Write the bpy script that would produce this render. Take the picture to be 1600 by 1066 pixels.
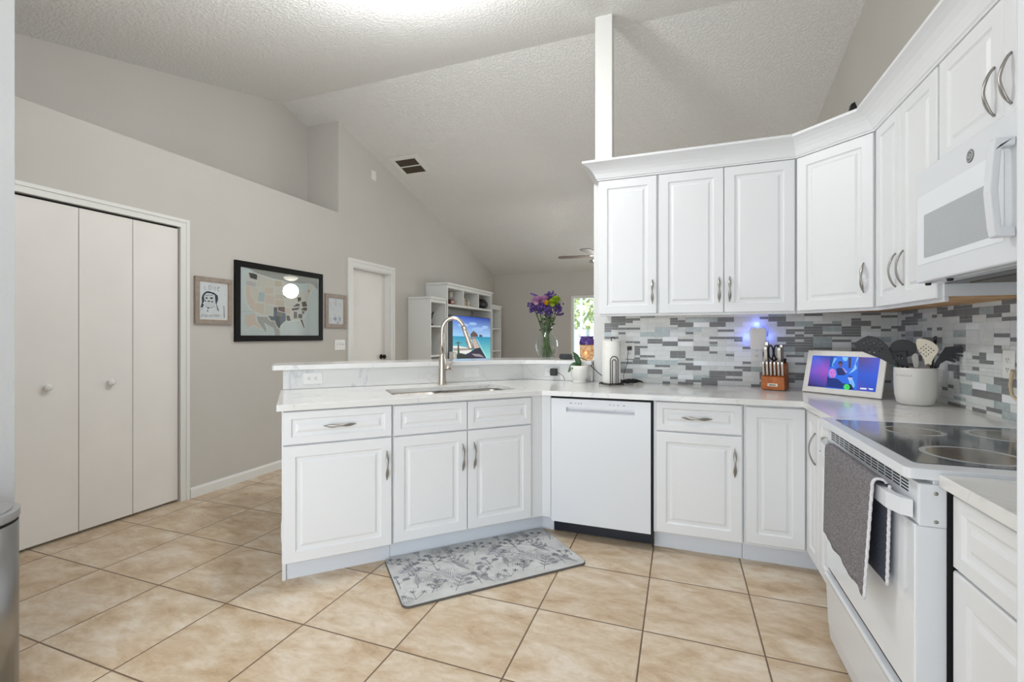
import bpy, bmesh, math, random
from mathutils import Vector, Matrix
from mathutils.geometry import tessellate_polygon
PI = math.pi
R2 = math.sqrt(2)
scene = bpy.context.scene
for o in list(bpy.data.objects): bpy.data.objects.remove(o)
C = scene.collection
rnd = random.Random(7)

# ------------------------------------------------------------------ camera
EYE = 1.253
cam_d = bpy.data.cameras.new('camera'); cam = bpy.data.objects.new('camera', cam_d); C.objects.link(cam)
cam.location = (0, 0, EYE); cam.rotation_euler = (PI/2, 0, 0.3502)
cam_d.sensor_width = 36; cam_d.lens = 36*723.07/1600
cam_d.shift_x = 0.0007; cam_d.shift_y = -8.1/1600
cam_d.clip_start = 0.02; cam_d.clip_end = 200
scene.camera = cam

# ------------------------------------------------------------------ world, lights, exposure
scene.view_settings.view_transform = 'Standard'; scene.view_settings.look = 'None'
scene.view_settings.exposure = 0.10; scene.view_settings.gamma = 1
scene.view_settings.use_curve_mapping = False
w = bpy.data.worlds.new('sky'); scene.world = w; w.use_nodes = True
bgn = w.node_tree.nodes['Background']; bgn.inputs[0].default_value = (0.80, 0.90, 1.0, 1); bgn.inputs[1].default_value = 1.6

def light(name, kind, loc, power, color=(1, 1, 1), size=1, size_y=None, rot=(0, 0, 0), radius=.05):
    d = bpy.data.lights.new(name, kind); d.energy = power; d.color = color
    if kind == 'AREA':
        d.size = size
        if size_y: d.shape = 'RECTANGLE'; d.size_y = size_y
    elif kind == 'POINT': d.shadow_soft_size = radius
    elif kind == 'SUN': d.angle = 0.02
    o = bpy.data.objects.new(name, d); C.objects.link(o); o.location = loc; o.rotation_euler = rot
    return o
# area fills added as daylight: assumed rear door, and opening cut in far wall
light('rear_daylight_fill', 'AREA', (-.75, -1.10, 1.10), 38, (0.86, 0.93, 1.0), 3.3, 2.0, (PI/2, 0, 0))  # fill panel in an assumed door opening, none known there
light('living_room_fill', 'AREA', (0.31, 8.735, 1.45), 37, (0.90, 0.95, 1.0), .56, 1.06, (-PI/2, 0, 0))  # added fill set in the made-up far wall opening
light('kitchen_lamp_glow', 'AREA', (-1.33, 2.30, 3.222), 4, (0.96, 0.98, 1.0), .24)
light('kitchen_lamp_sideglow', 'POINT', (-1.38, 2.26, 2.93), 46, (0.955, 0.98, 1.0), radius=.15)
light('nook_fill', 'POINT', (-2.0, 0.2, 1.95), 7, (0.98, 0.99, 1.0), radius=.15)  # added fill point, no fixture stands here
light('fan_lamp_glow', 'POINT', (-.95, 6.00, 2.00), 11, (1.0, 0.98, 0.94), radius=.12)
light('sun', 'SUN', (4, -6, 9), 5.0, (1, .96, .88), rot=(math.radians(36), 0, math.radians(38)))

# ------------------------------------------------------------------ small helpers
def lin(c):
    r = []
    for x in c[:3]:
        x = x/255
        r.append(x/12.92 if x <= .04045 else ((x+.055)/1.055)**2.4)
    return (r[0], r[1], r[2], 1)

class Nodes:
    def __init__(s, name):
        s.m = bpy.data.materials.new(name); s.m.use_nodes = True
        s.t = s.m.node_tree; s.b = s.t.nodes['Principled BSDF']; s.out = s.t.nodes['Material Output']
    def n(s, kind, **kw):
        x = s.t.nodes.new(kind)
        for k, v in kw.items():
            if k.startswith('i_'):
                key = k[2:]; key = int(key) if key.isdigit() else key
                x.inputs[key].default_value = v
            else: setattr(x, k, v)
        return x
    def l(s, a, b): s.t.links.new(a, b)
    def coord(s): return s.n('ShaderNodeTexCoord').outputs['Object']
    def math(s, op, a, b=None, c=None):
        x = s.n('ShaderNodeMath', operation=op)
        for i, v in enumerate((a, b, c)):
            if v is None: continue
            if isinstance(v, (int, float)): x.inputs[i].default_value = v
            else: s.l(v, x.inputs[i])
        return x.outputs[0]
    def ramp(s, fac, stops):
        r = s.n('ShaderNodeValToRGB'); e = r.color_ramp.elements
        while len(e) < len(stops): e.new(.5)
        for q, (p, c) in zip(e, stops): q.position = p; q.color = lin(c)
        s.l(fac, r.inputs[0]); return r.outputs[0]
    def noise(s, vec, scale, detail=3, rough=.5, dist=0):
        x = s.n('ShaderNodeTexNoise'); x.inputs['Scale'].default_value = scale; x.inputs['Detail'].default_value = detail
        x.inputs['Roughness'].default_value = rough; x.inputs['Distortion'].default_value = dist
        if vec is not None: s.l(vec, x.inputs['Vector'])
        return x.outputs[0]
    def mix(s, fac, a, b, mode='MIX'):
        x = s.n('ShaderNodeMix', data_type='RGBA', blend_type=mode)
        if isinstance(fac, (int, float)): x.inputs[0].default_value = fac
        else: s.l(fac, x.inputs[0])
        for i, v in ((6, a), (7, b)):
            if isinstance(v, tuple): x.inputs[i].default_value = lin(v)
            else: s.l(v, x.inputs[i])
        return x.outputs[2]
    def bump(s, h, strength=.3, dist=.002):
        x = s.n('ShaderNodeBump'); x.inputs['Strength'].default_value = strength; x.inputs['Distance'].default_value = dist
        s.l(h, x.inputs['Height']); s.l(x.outputs[0], s.b.inputs['Normal'])
    def set(s, color=None, rough=.5, metal=0, **kw):
        if color is not None:
            if isinstance(color, tuple): s.b.inputs['Base Color'].default_value = lin(color)
            else: s.l(color, s.b.inputs['Base Color'])
        s.b.inputs['Roughness'].default_value = rough; s.b.inputs['Metallic'].default_value = metal
        for k, v in kw.items(): s.b.inputs[k.replace('_', ' ')].default_value = v
        return s.m

def plain(name, color, rough=.5, metal=0, grain=None, **kw):
    s = Nodes(name)
    if grain:
        a, sc = grain
        nz = s.noise(s.coord(), sc, 4)
        col = s.ramp(nz, [(.3, tuple(max(0, c-a) for c in color)), (.7, tuple(min(255, c+a) for c in color))])
        return s.set(col, rough, metal, **kw)
    return s.set(color, rough, metal, **kw)

def emitter(name, color, strength):
    s = Nodes(name)
    s.b.inputs['Emission Color'].default_value = lin(color); s.b.inputs['Emission Strength'].default_value = strength
    return s.set(color, .4)

def ink_mat(name, emit=0.0, rough=.6):
    s = Nodes(name); a = s.n('ShaderNodeAttribute', attribute_name='ink')
    if emit:
        s.l(a.outputs['Color'], s.b.inputs['Emission Color']); s.b.inputs['Emission Strength'].default_value = emit
        return s.set((6, 6, 8), .25)
    return s.set(a.outputs['Color'], rough)

M = {}
def wallpaint(name, col, b=.25, rough=.75):
    s = Nodes(name); co = s.coord(); s.bump(s.noise(co, 85, 2, .5), b, .0025)
    c = s.ramp(s.noise(co, 1.3, 2), [(.3, tuple(x-2 for x in col)), (.7, tuple(x+2 for x in col))])
    return s.set(c, rough)
M['wall'] = wallpaint('greige_wall_paint', (203, 199, 192))
M['wall_white'] = wallpaint('white_wall_paint', (226, 226, 224), .3)
M['wall_grey'] = wallpaint('light_grey_wall_paint', (184, 185, 186), .6)
def ceiling_mat():
    s = Nodes('knockdown_ceiling'); co = s.coord()
    h = s.noise(co, 48, 4, .55, .4)
    r = s.n('ShaderNodeMapRange'); s.l(h, r.inputs[0]); r.inputs[1].default_value = .42; r.inputs[2].default_value = .62
    s.bump(r.outputs[0], .8, .006)
    return s.set((238, 237, 234), .85)
M['ceiling'] = ceiling_mat()
M['trim'] = plain('white_trim_paint', (233, 232, 228), .4)
M['door'] = plain('door_paint', (238, 234, 229), .45, grain=(2, 3))
M['cab'] = plain('white_cabinet_lacquer', (231, 232, 233), .42, grain=(1, 2))
M['toe'] = plain('white_toe_board', (226, 230, 236), .45)
M['wood_under'] = plain('raw_plywood_underside', (206, 164, 118), .6, grain=(16, 14))
def quartz():
    s = Nodes('veined_white_quartz'); co = s.coord()
    wv = s.noise(co, 1.1, 5, .55, 1.2)
    v = s.math('ABSOLUTE', s.math('SUBTRACT', wv, .5))
    vein = s.ramp(v, [(0, (206, 207, 208)), (.006, (226, 226, 225)), (.018, (228, 227, 224))])
    w2 = s.noise(co, 2.7, 4, .5, .8)
    v2 = s.math('ABSOLUTE', s.math('SUBTRACT', w2, .47))
    fine = s.ramp(v2, [(0, (242, 242, 241)), (.010, (255, 255, 255))])
    return s.set(s.mix(1, vein, fine, 'MULTIPLY'), .12)
M['quartz'] = quartz()
def floor_tile():
    s = Nodes('beige_stone_floor_tile'); co = s.coord()
    mp = s.n('ShaderNodeMapping'); s.l(co, mp.inputs[0]); mp.inputs['Location'].default_value = (.6115, -1.576, 0)
    sep = s.n('ShaderNodeSeparateXYZ'); s.l(mp.outputs[0], sep.inputs[0])
    P = .462
    def cell(o):
        q = s.math('DIVIDE', o, P); f = s.math('FLOOR', q); fr = s.math('SUBTRACT', q, f)
        e = s.math('MINIMUM', fr, s.math('SUBTRACT', 1, fr)); return f, e
    fx, ex = cell(sep.outputs[0]); fy, ey = cell(sep.outputs[1])
    edge = s.math('MULTIPLY', s.math('MINIMUM', ex, ey), P)
    cmb = s.n('ShaderNodeCombineXYZ'); s.l(fx, cmb.inputs[0]); s.l(fy, cmb.inputs[1])
    wn = s.n('ShaderNodeTexWhiteNoise', noise_dimensions='2D'); s.l(cmb.outputs[0], wn.inputs['Vector'])
    off = s.n('ShaderNodeVectorMath', operation='MULTIPLY_ADD'); s.l(wn.outputs['Color'], off.inputs[0]); off.inputs[1].default_value = (9, 9, 9); s.l(mp.outputs[0], off.inputs[2])
    rot = s.n('ShaderNodeMapping'); s.l(off.outputs[0], rot.inputs[0]); rot.inputs['Rotation'].default_value = (0, 0, .75); rot.inputs['Scale'].default_value = (1.0, 2.0, 1)
    n1 = s.noise(rot.outputs[0], 4.2, 9, .66, .45)
    n2 = s.noise(rot.outputs[0], 15.0, 8, .75, .5)
    c1 = s.ramp(n1, [(.30, (186, 160, 128)), (.44, (212, 191, 164)), (.56, (224, 210, 190)), (.72, (238, 230, 220))])
    c2 = s.ramp(n2, [(.30, (226, 212, 192)), (.5, (248, 244, 238)), (.7, (255, 255, 255))])
    c = s.mix(.75, c1, c2, 'MULTIPLY')
    tint = s.ramp(wn.outputs['Value'], [(0, (240, 236, 230)), (1, (255, 255, 255))])
    c = s.mix(1, c, tint, 'MULTIPLY')
    g = s.math('LESS_THAN', edge, .0033)
    c = s.mix(g, c, (112, 88, 66))
    h = s.n('ShaderNodeMapRange'); s.l(edge, h.inputs[0]); h.inputs[1].default_value = .002; h.inputs[2].default_value = .007
    hh = s.math('ADD', h.outputs[0], s.math('MULTIPLY', n2, .18))
    s.bump(hh, .5, .002)
    return s.set(c, .36)
M['floor'] = floor_tile()
M['concrete'] = plain('patio_concrete', (200, 196, 190), .9)
M['steel'] = plain('brushed_nickel', (164, 161, 156), .3, 1)
M['faucet'] = plain('warm_brushed_nickel', (206, 196, 184), .26, 1)
M['sink'] = plain('stainless_sink', (176, 170, 162), .25, 1)
M['can'] = plain('brushed_stainless_can', (168, 168, 168), .3, 1)
M['can_lid'] = plain('grey_lid_plastic', (150, 150, 150), .35)
M['black'] = plain('black_plastic', (22, 23, 25), .4)
M['black_gap'] = plain('dark_recess', (14, 15, 17), .6)
M['navy'] = plain('dark_navy_kick_metal', (26, 32, 44), .3)
M['wire'] = plain('dark_bronze_wire', (58, 52, 46), .4, .6)
M['appl'] = plain('white_appliance_enamel', (224, 227, 231), .22)
M['appl_glass'] = plain('white_oven_glass', (234, 238, 242), .10)
M['appl_grey'] = plain('pale_grey_panel', (214, 217, 220), .35)
M['plate'] = plain('white_plate_plastic', (236, 235, 231), .35)
M['slot'] = plain('dark_slot', (52, 52, 54), .6)
M['led_white'] = emitter('lamp_shade_lit', (255, 248, 236), 3.5)
M['glyph'] = plain('grey_glyph_print', (142, 146, 152), .5)
M['brown_metal'] = plain('bronze_knob', (24, 22, 21), .3, .6)

def E_clear(name, tint=(250, 252, 250), gloss=.1):
    s = Nodes(name); tr = s.n('ShaderNodeBsdfTransparent'); tr.inputs[0].default_value = lin(tint)
    gl = s.n('ShaderNodeBsdfGlossy'); gl.inputs['Roughness'].default_value = .02
    lw = s.n('ShaderNodeLayerWeight'); lw.inputs[0].default_value = gloss
    mx = s.n('ShaderNodeMixShader'); s.l(lw.outputs['Facing'], mx.inputs[0]); s.l(tr.outputs[0], mx.inputs[1]); s.l(gl.outputs[0], mx.inputs[2])
    s.l(mx.outputs[0], s.out.inputs[0]); return s.m
M['pane'] = E_clear('window_pane_glass', gloss=.06)
M['vase'] = E_clear('clear_vase_glass', (238, 244, 242), gloss=.22)
M['pic_glass'] = E_clear('picture_frame_glass', gloss=.12)

class MB:
    """collects geometry, links it as one mesh object"""
    def __init__(s, T=None): s.v = []; s.f = []; s.mi = []; s.sm = []; s.T = T or Matrix.Identity(4); s.cols = None
    def add(s, vs, fs, mi=0, smooth=False):
        n = len(s.v); s.v += [tuple(s.T @ Vector(p)) for p in vs]
        for f in fs: s.f.append(tuple(i+n for i in f)); s.mi.append(mi); s.sm.append(smooth)
        return s
    def box(s, x0, x1, y0, y1, z0, z1, mi=0):
        v = [(x0,y0,z0),(x1,y0,z0),(x1,y1,z0),(x0,y1,z0),(x0,y0,z1),(x1,y0,z1),(x1,y1,z1),(x0,y1,z1)]
        return s.add(v, [(0,3,2,1),(4,5,6,7),(0,1,5,4),(1,2,6,5),(2,3,7,6),(3,0,4,7)], mi)
    def prism(s, poly, a0, a1, axis='z', mi=0, smooth=False, holes=()):
        """extrude a 2D outline (with optional holes) along an axis"""
        def P(p, a): return {'z': (p[0], p[1], a), 'x': (a, p[0], p[1]), 'y': (p[0], a, p[1])}[axis]
        loops = [list(poly)] + [list(h) for h in holes]
        flat = [p for L in loops for p in L]; n = len(flat)
        if len(loops) == 1: tris = tessellate_polygon([[Vector((p[0], p[1], 0)) for p in L] for L in loops])
        else:
            bm = bmesh.new(); bv = [bm.verts.new((p[0], p[1], 0)) for p in flat]; k = 0; ed = []
            for L in loops:
                m = len(L); ed += [bm.edges.new((bv[k+i], bv[k+(i+1) % m])) for i in range(m)]; k += m
            bm.verts.index_update(); bmesh.ops.triangle_fill(bm, use_beauty=True, use_dissolve=False, edges=ed, normal=(0, 0, 1))
            tris = [tuple(x.index for x in f.verts) for f in bm.faces]; bm.free()
        vs = [P(p, a0) for p in flat] + [P(p, a1) for p in flat]
        fs = [tuple(t) for t in tris] + [tuple(n+i for i in reversed(t)) for t in tris]
        s.add(vs, fs, mi)
        k = 0; base = len(s.v) - 2*n
        for L in loops:
            m = len(L)
            for i in range(m):
                j = (i+1) % m
                s.f.append((base+k+i, base+k+j, base+n+k+j, base+n+k+i)); s.mi.append(mi); s.sm.append(smooth)
            k += m
        return s
    def lathe(s, prof, cx=0, cy=0, seg=24, mi=0, cap0=True, cap1=True, smooth=True):
        vs = []; fs = []
        for r, z in prof:
            for i in range(seg):
                a = 2*PI*i/seg; vs.append((cx+r*math.cos(a), cy+r*math.sin(a), z))
        for k in range(len(prof)-1):
            for i in range(seg):
                j = (i+1) % seg; fs.append((k*seg+i, k*seg+j, (k+1)*seg+j, (k+1)*seg+i))
        if cap0: fs.append(tuple(reversed(range(seg))))
        if cap1: fs.append(tuple((len(prof)-1)*seg+i for i in range(seg)))
        return s.add(vs, fs, mi, smooth)
    def tube(s, pts, r, seg=8, mi=0, ry=None, closed=False, up=None):
        pts = [Vector(p) for p in pts]; n = len(pts)
        rs = r if isinstance(r, (list, tuple)) else [r]*n
        rys = rs if ry is None else (ry if isinstance(ry, (list, tuple)) else [ry]*n)
        vs = []; fs = []; pu = None
        for i, p in enumerate(pts):
            a = pts[i-1] if (i or closed) else p; b = pts[(i+1) % n] if (i < n-1 or closed) else p
            t = (b-a).normalized()
            if pu is None:
                u = Vector(up) if up else (Vector((0,0,1)) if abs(t.z) < .9 else Vector((1,0,0)))
            else: u = pu
            sd = t.cross(u); 
            if sd.length < 1e-6: sd = t.orthogonal()
            sd.normalize(); u = sd.cross(t).normalized(); pu = u
            for k in range(seg):
                g = 2*PI*k/seg; vs.append(tuple(p + sd*rs[i]*math.cos(g) + u*rys[i]*math.sin(g)))
        m = n if closed else n-1
        for i in range(m):
            i2 = (i+1) % n
            for k in range(seg):
                k2 = (k+1) % seg; fs.append((i*seg+k, i*seg+k2, i2*seg+k2, i2*seg+k))
        if not closed: fs.append(tuple(reversed(range(seg)))); fs.append(tuple((n-1)*seg+k for k in range(seg)))
        return s.add(vs, fs, mi, True)
    def ball(s, c, r, seg=10, mi=0, sq=(1, 1, 1)):
        vs = [(c[0], c[1], c[2]-r*sq[2])]; fs = []; rings = max(3, seg//2)
        for k in range(1, rings):
            a = -PI/2+PI*k/rings
            for i in range(seg):
                b = 2*PI*i/seg; vs.append((c[0]+r*sq[0]*math.cos(a)*math.cos(b), c[1]+r*sq[1]*math.cos(a)*math.sin(b), c[2]+r*sq[2]*math.sin(a)))
        vs.append((c[0], c[1], c[2]+r*sq[2])); last = len(vs)-1
        for i in range(seg):
            j = (i+1) % seg; fs.append((0, 1+j, 1+i))
            for k in range(rings-2): fs.append((1+k*seg+i, 1+k*seg+j, 1+(k+1)*seg+j, 1+(k+1)*seg+i))
            fs.append((1+(rings-2)*seg+i, 1+(rings-2)*seg+j, last))
        return s.add(vs, fs, mi, True)
    def build(s, name, mats, parent=None, bevel=0, seg=2, flip=True):
        me = bpy.data.meshes.new(name); me.from_pydata(s.v, [], s.f)
        for m in (mats if isinstance(mats, (list, tuple)) else [mats]): me.materials.append(M[m] if isinstance(m, str) else m)
        for p, i, q in zip(me.polygons, s.mi, s.sm): p.material_index = i; p.use_smooth = q
        if s.cols:
            at = me.color_attributes.new('ink', 'FLOAT_COLOR', 'CORNER')
            for p in me.polygons:
                for li in p.loop_indices: at.data[li].color = s.cols[me.loops[li].vertex_index]
        if flip:
            bm = bmesh.new(); bm.from_mesh(me); bmesh.ops.recalc_face_normals(bm, faces=bm.faces); bm.to_mesh(me); bm.free()
        me.update()
        o = bpy.data.objects.new(name, me); C.objects.link(o)
        if parent: o.parent = parent
        if bevel:
            b = o.modifiers.new('bevel', 'BEVEL'); b.width = bevel; b.segments = seg; b.limit_method = 'ANGLE'; b.angle_limit = math.radians(40); b.harden_normals = False
        return o

def tag(o, label, cat, group=None, kind=None):
    if label: o['label'] = label
    if cat: o['category'] = cat
    if group: o['group'] = group
    if kind: o['kind'] = kind
    return o
def thing(name, label, cat, loc=(0, 0, 0), rz=0, group=None):
    o = bpy.data.objects.new(name, None); C.objects.link(o); o.location = loc; o.rotation_euler = (0, 0, rz)
    o.empty_display_size = .05
    return tag(o, label, cat, group)
def structure(name, mb, mats, label=None, cat=None, bevel=0, parent=None):
    o = mb.build(name, mats, parent, bevel)
    if not parent: tag(o, label, cat, None, 'structure')
    return o
def dup(root, loc, rz=None, label=None):
    r = root.copy(); C.objects.link(r); r.location = loc
    if rz is not None: r.rotation_euler = (0, 0, rz)
    if label: r['label'] = label
    for ch in list(root.children):
        c = ch.copy(); C.objects.link(c); c.parent = r
        for g in list(ch.children):
            d = g.copy(); C.objects.link(d); d.parent = c
    return r
def tk(t, k, z=None):
    """peninsula axes: t runs along it, k across it"""
    p = ((t+k)/R2, (t-k)/R2)
    return p if z is None else (p[0], p[1], z)
def arc(cx, cy, r, a0, a1, n):
    return [(cx+r*math.cos(math.radians(a0+(a1-a0)*i/n)), cy+r*math.sin(math.radians(a0+(a1-a0)*i/n))) for i in range(n+1)]
def rrect(x0, x1, y0, y1, r, n=5):
    return arc(x1-r, y0+r, r, -90, 0, n)+arc(x1-r, y1-r, r, 0, 90, n)+arc(x0+r, y1-r, r, 90, 180, n)+arc(x0+r, y0+r, r, 180, 270, n)

class Ink(MB):
    """flat coloured print in the local x-z plane facing -y"""
    def __init__(s, T=None, y=0, step=.00004): super().__init__(T); s.cols = []; s.y = y; s.k = 0; s.step = step
    def poly(s, pts, col):
        cs = col if isinstance(col, list) else [col]*len(pts)
        y = s.y - s.step*s.k; s.k += 1
        tris = tessellate_polygon([[Vector((p[0], p[1], 0)) for p in pts]])
        s.add([(p[0], y, p[1]) for p in pts], [tuple(t) for t in tris]); s.cols += [lin(c) for c in cs]
    def line(s, pts, wd, col):
        y = s.y - s.step*s.k; s.k += 1
        vs = []; fs = []
        for i, p in enumerate(pts):
            a = pts[max(0, i-1)]; b = pts[min(len(pts)-1, i+1)]
            dx, dz = b[0]-a[0], b[1]-a[1]; L = math.hypot(dx, dz) or 1
            nx, nz = -dz/L*wd/2, dx/L*wd/2
            vs += [(p[0]+nx, y, p[1]+nz), (p[0]-nx, y, p[1]-nz)]
            if i: fs.append((2*i-2, 2*i-1, 2*i+1, 2*i))
        s.add(vs, fs); s.cols += [lin(col)]*len(vs)

# flat artwork outlines, metres from the centre of each print (digital frame: fractions of the screen)
MAP_POLY=[
 ((163, 161, 160),[(-0.401, 0.3), (-0.282, 0.256), (-0.109, 0.232), (0.007, 0.225), (0.067, 0.216), (0.247, 0.223), (0.325, 0.238), (0.393, 0.212), (0.444, 0.182), (0.447, 0.296)]),
 ((214, 207, 203),[(-0.38, 0.259), (-0.282, 0.253), (-0.109, 0.224), (0.007, 0.221), (0.108, 0.208), (0.15, 0.155), (0.214, 0.136), (0.28, 0.133), (0.342, 0.233), (0.393, 0.221), (0.347, 0.139), (0.313, 0.085), (0.304, 0.008), (0.296, -0.043), (0.258, -0.087), (0.219, -0.139), (0.129, -0.14), (0.093, -0.155), (0.027, -0.153), (-0.033, -0.202), (-0.042, -0.242), (-0.076, -0.211), (-0.1, -0.161), (-0.147, -0.162), (-0.184, -0.121), (-0.238, -0.12), (-0.342, -0.076), (-0.401, -0.013), (-0.409, 0.08), (-0.401, 0.139)]),
 ((163, 161, 160),[(-0.295, -0.127), (-0.184, -0.125), (-0.147, -0.166), (-0.1, -0.163), (-0.042, -0.246), (-0.037, -0.305), (-0.09, -0.305), (-0.109, -0.227), (-0.22, -0.176), (-0.193, -0.229), (-0.195, -0.267), (-0.269, -0.185)]),
 ((214, 194, 186),[(-0.405, -0.116), (-0.308, -0.104), (-0.299, -0.171), (-0.229, -0.237), (-0.245, -0.238), (-0.325, -0.203), (-0.401, -0.254), (-0.38, -0.224), (-0.409, -0.188)]),
 ((196, 186, 190),[(-0.392, 0.184), (-0.299, 0.18), (-0.304, 0.131), (-0.401, 0.139)]),
 ((214, 194, 186),[(-0.402, 0.132), (-0.359, 0.129), (-0.363, 0.077), (-0.308, -0.007), (-0.312, -0.074), (-0.346, -0.069), (-0.397, -0.013), (-0.409, 0.08)]),
 ((214, 205, 196),[(-0.355, 0.118), (-0.269, 0.115), (-0.286, 0.024), (-0.308, 0.004), (-0.361, 0.077)]),
 ((178, 190, 198),[(-0.269, 0.097), (-0.206, 0.095), (-0.211, 0.014), (-0.282, 0.017)]),
 ((216, 208, 200),[(-0.245, 0.208), (-0.107, 0.215), (-0.111, 0.155), (-0.22, 0.147)]),
 ((214, 194, 186),[(-0.206, 0.144), (-0.117, 0.149), (-0.121, 0.081), (-0.209, 0.087)]),
 ((214, 194, 186),[(-0.197, 0.075), (-0.09, 0.074), (-0.098, -0.005), (-0.204, -0.0)]),
 ((212, 195, 185),[(-0.299, -0.007), (-0.215, -0.012), (-0.224, -0.108), (-0.308, -0.07)]),
 ((210, 206, 200),[(-0.206, -0.016), (-0.114, -0.018), (-0.123, -0.096), (-0.211, -0.1)]),
 ((205, 188, 172),[(-0.095, 0.216), (-0.015, 0.219), (-0.017, 0.167), (-0.1, 0.161)]),
 ((205, 192, 180),[(-0.092, 0.091), (-0.005, 0.096), (-0.003, 0.045), (-0.09, 0.045)]),
 ((206, 188, 174),[(-0.09, 0.038), (0.012, 0.038), (0.015, -0.014), (-0.09, -0.016)]),
 ((200, 196, 180),[(0.035, 0.168), (0.106, 0.159), (0.103, 0.11), (0.032, 0.112)]),
 ((214, 194, 186),[(0.027, -0.037), (0.087, -0.034), (0.082, -0.095), (0.029, -0.089)]),
 ((38, 36, 34),[(-0.374, 0.258), (-0.344, 0.256), (-0.332, 0.265), (-0.286, 0.242), (-0.289, 0.2), (-0.359, 0.21)]),
 ((60, 48, 42),[(0.002, 0.084), (0.035, 0.1), (0.072, 0.084), (0.067, 0.066), (0.017, 0.07)]),
 ((38, 36, 34),[(0.169, 0.077), (0.219, 0.086), (0.219, 0.053), (0.184, 0.035)]),
 ((70, 62, 56),[(0.113, -0.016), (0.171, 0.021), (0.205, 0.014), (0.198, -0.007)]),
 ((52, 44, 40),[(0.101, -0.033), (0.203, -0.016), (0.184, -0.041), (0.103, -0.053)]),
 ((64, 58, 50),[(0.225, 0.038), (0.28, 0.049), (0.3, 0.001), (0.238, -0.009)]),
 ((60, 52, 40),[(0.212, -0.039), (0.258, -0.013), (0.3, -0.014), (0.289, -0.048)]),
 ((70, 88, 112),[(0.225, -0.055), (0.263, -0.049), (0.258, -0.079), (0.242, -0.081)]),
 ((96, 92, 96),[(0.127, -0.064), (0.166, -0.062), (0.171, -0.124), (0.124, -0.13)]),
 ((80, 76, 78),[(0.184, -0.084), (0.233, -0.08), (0.236, -0.123), (0.184, -0.125)]),
 ((56, 52, 40),[(0.209, -0.139), (0.236, -0.135), (0.269, -0.223), (0.249, -0.215)]),
 ((54, 50, 50),[(0.035, -0.106), (0.072, -0.103), (0.09, -0.151), (0.047, -0.159)]),
 ((62, 84, 112),[(-0.174, -0.115), (-0.111, -0.119), (-0.109, -0.034), (-0.069, -0.032), (-0.069, -0.07), (0.027, -0.083), (0.031, -0.151), (-0.033, -0.201), (-0.044, -0.233), (-0.086, -0.196), (-0.1, -0.157), (-0.137, -0.158)]),
 ((38, 36, 34),[(-0.109, -0.034), (-0.071, -0.032), (-0.071, -0.062), (-0.106, -0.062)]),
 ((120, 112, 104),[(-0.069, -0.076), (-0.003, -0.082), (-0.013, -0.119), (-0.073, -0.113)]),
 ((34, 32, 30),[(-0.088, -0.119), (-0.047, -0.112), (-0.033, -0.204), (-0.044, -0.231), (-0.083, -0.184)]),
 ((92, 40, 36),[(-0.062, -0.027), (0.017, -0.022), (0.019, -0.075), (-0.06, -0.061)]),
 ((120, 50, 44),[(0.316, 0.166), (0.33, 0.172), (0.327, 0.144), (0.318, 0.14)]),
]
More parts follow.
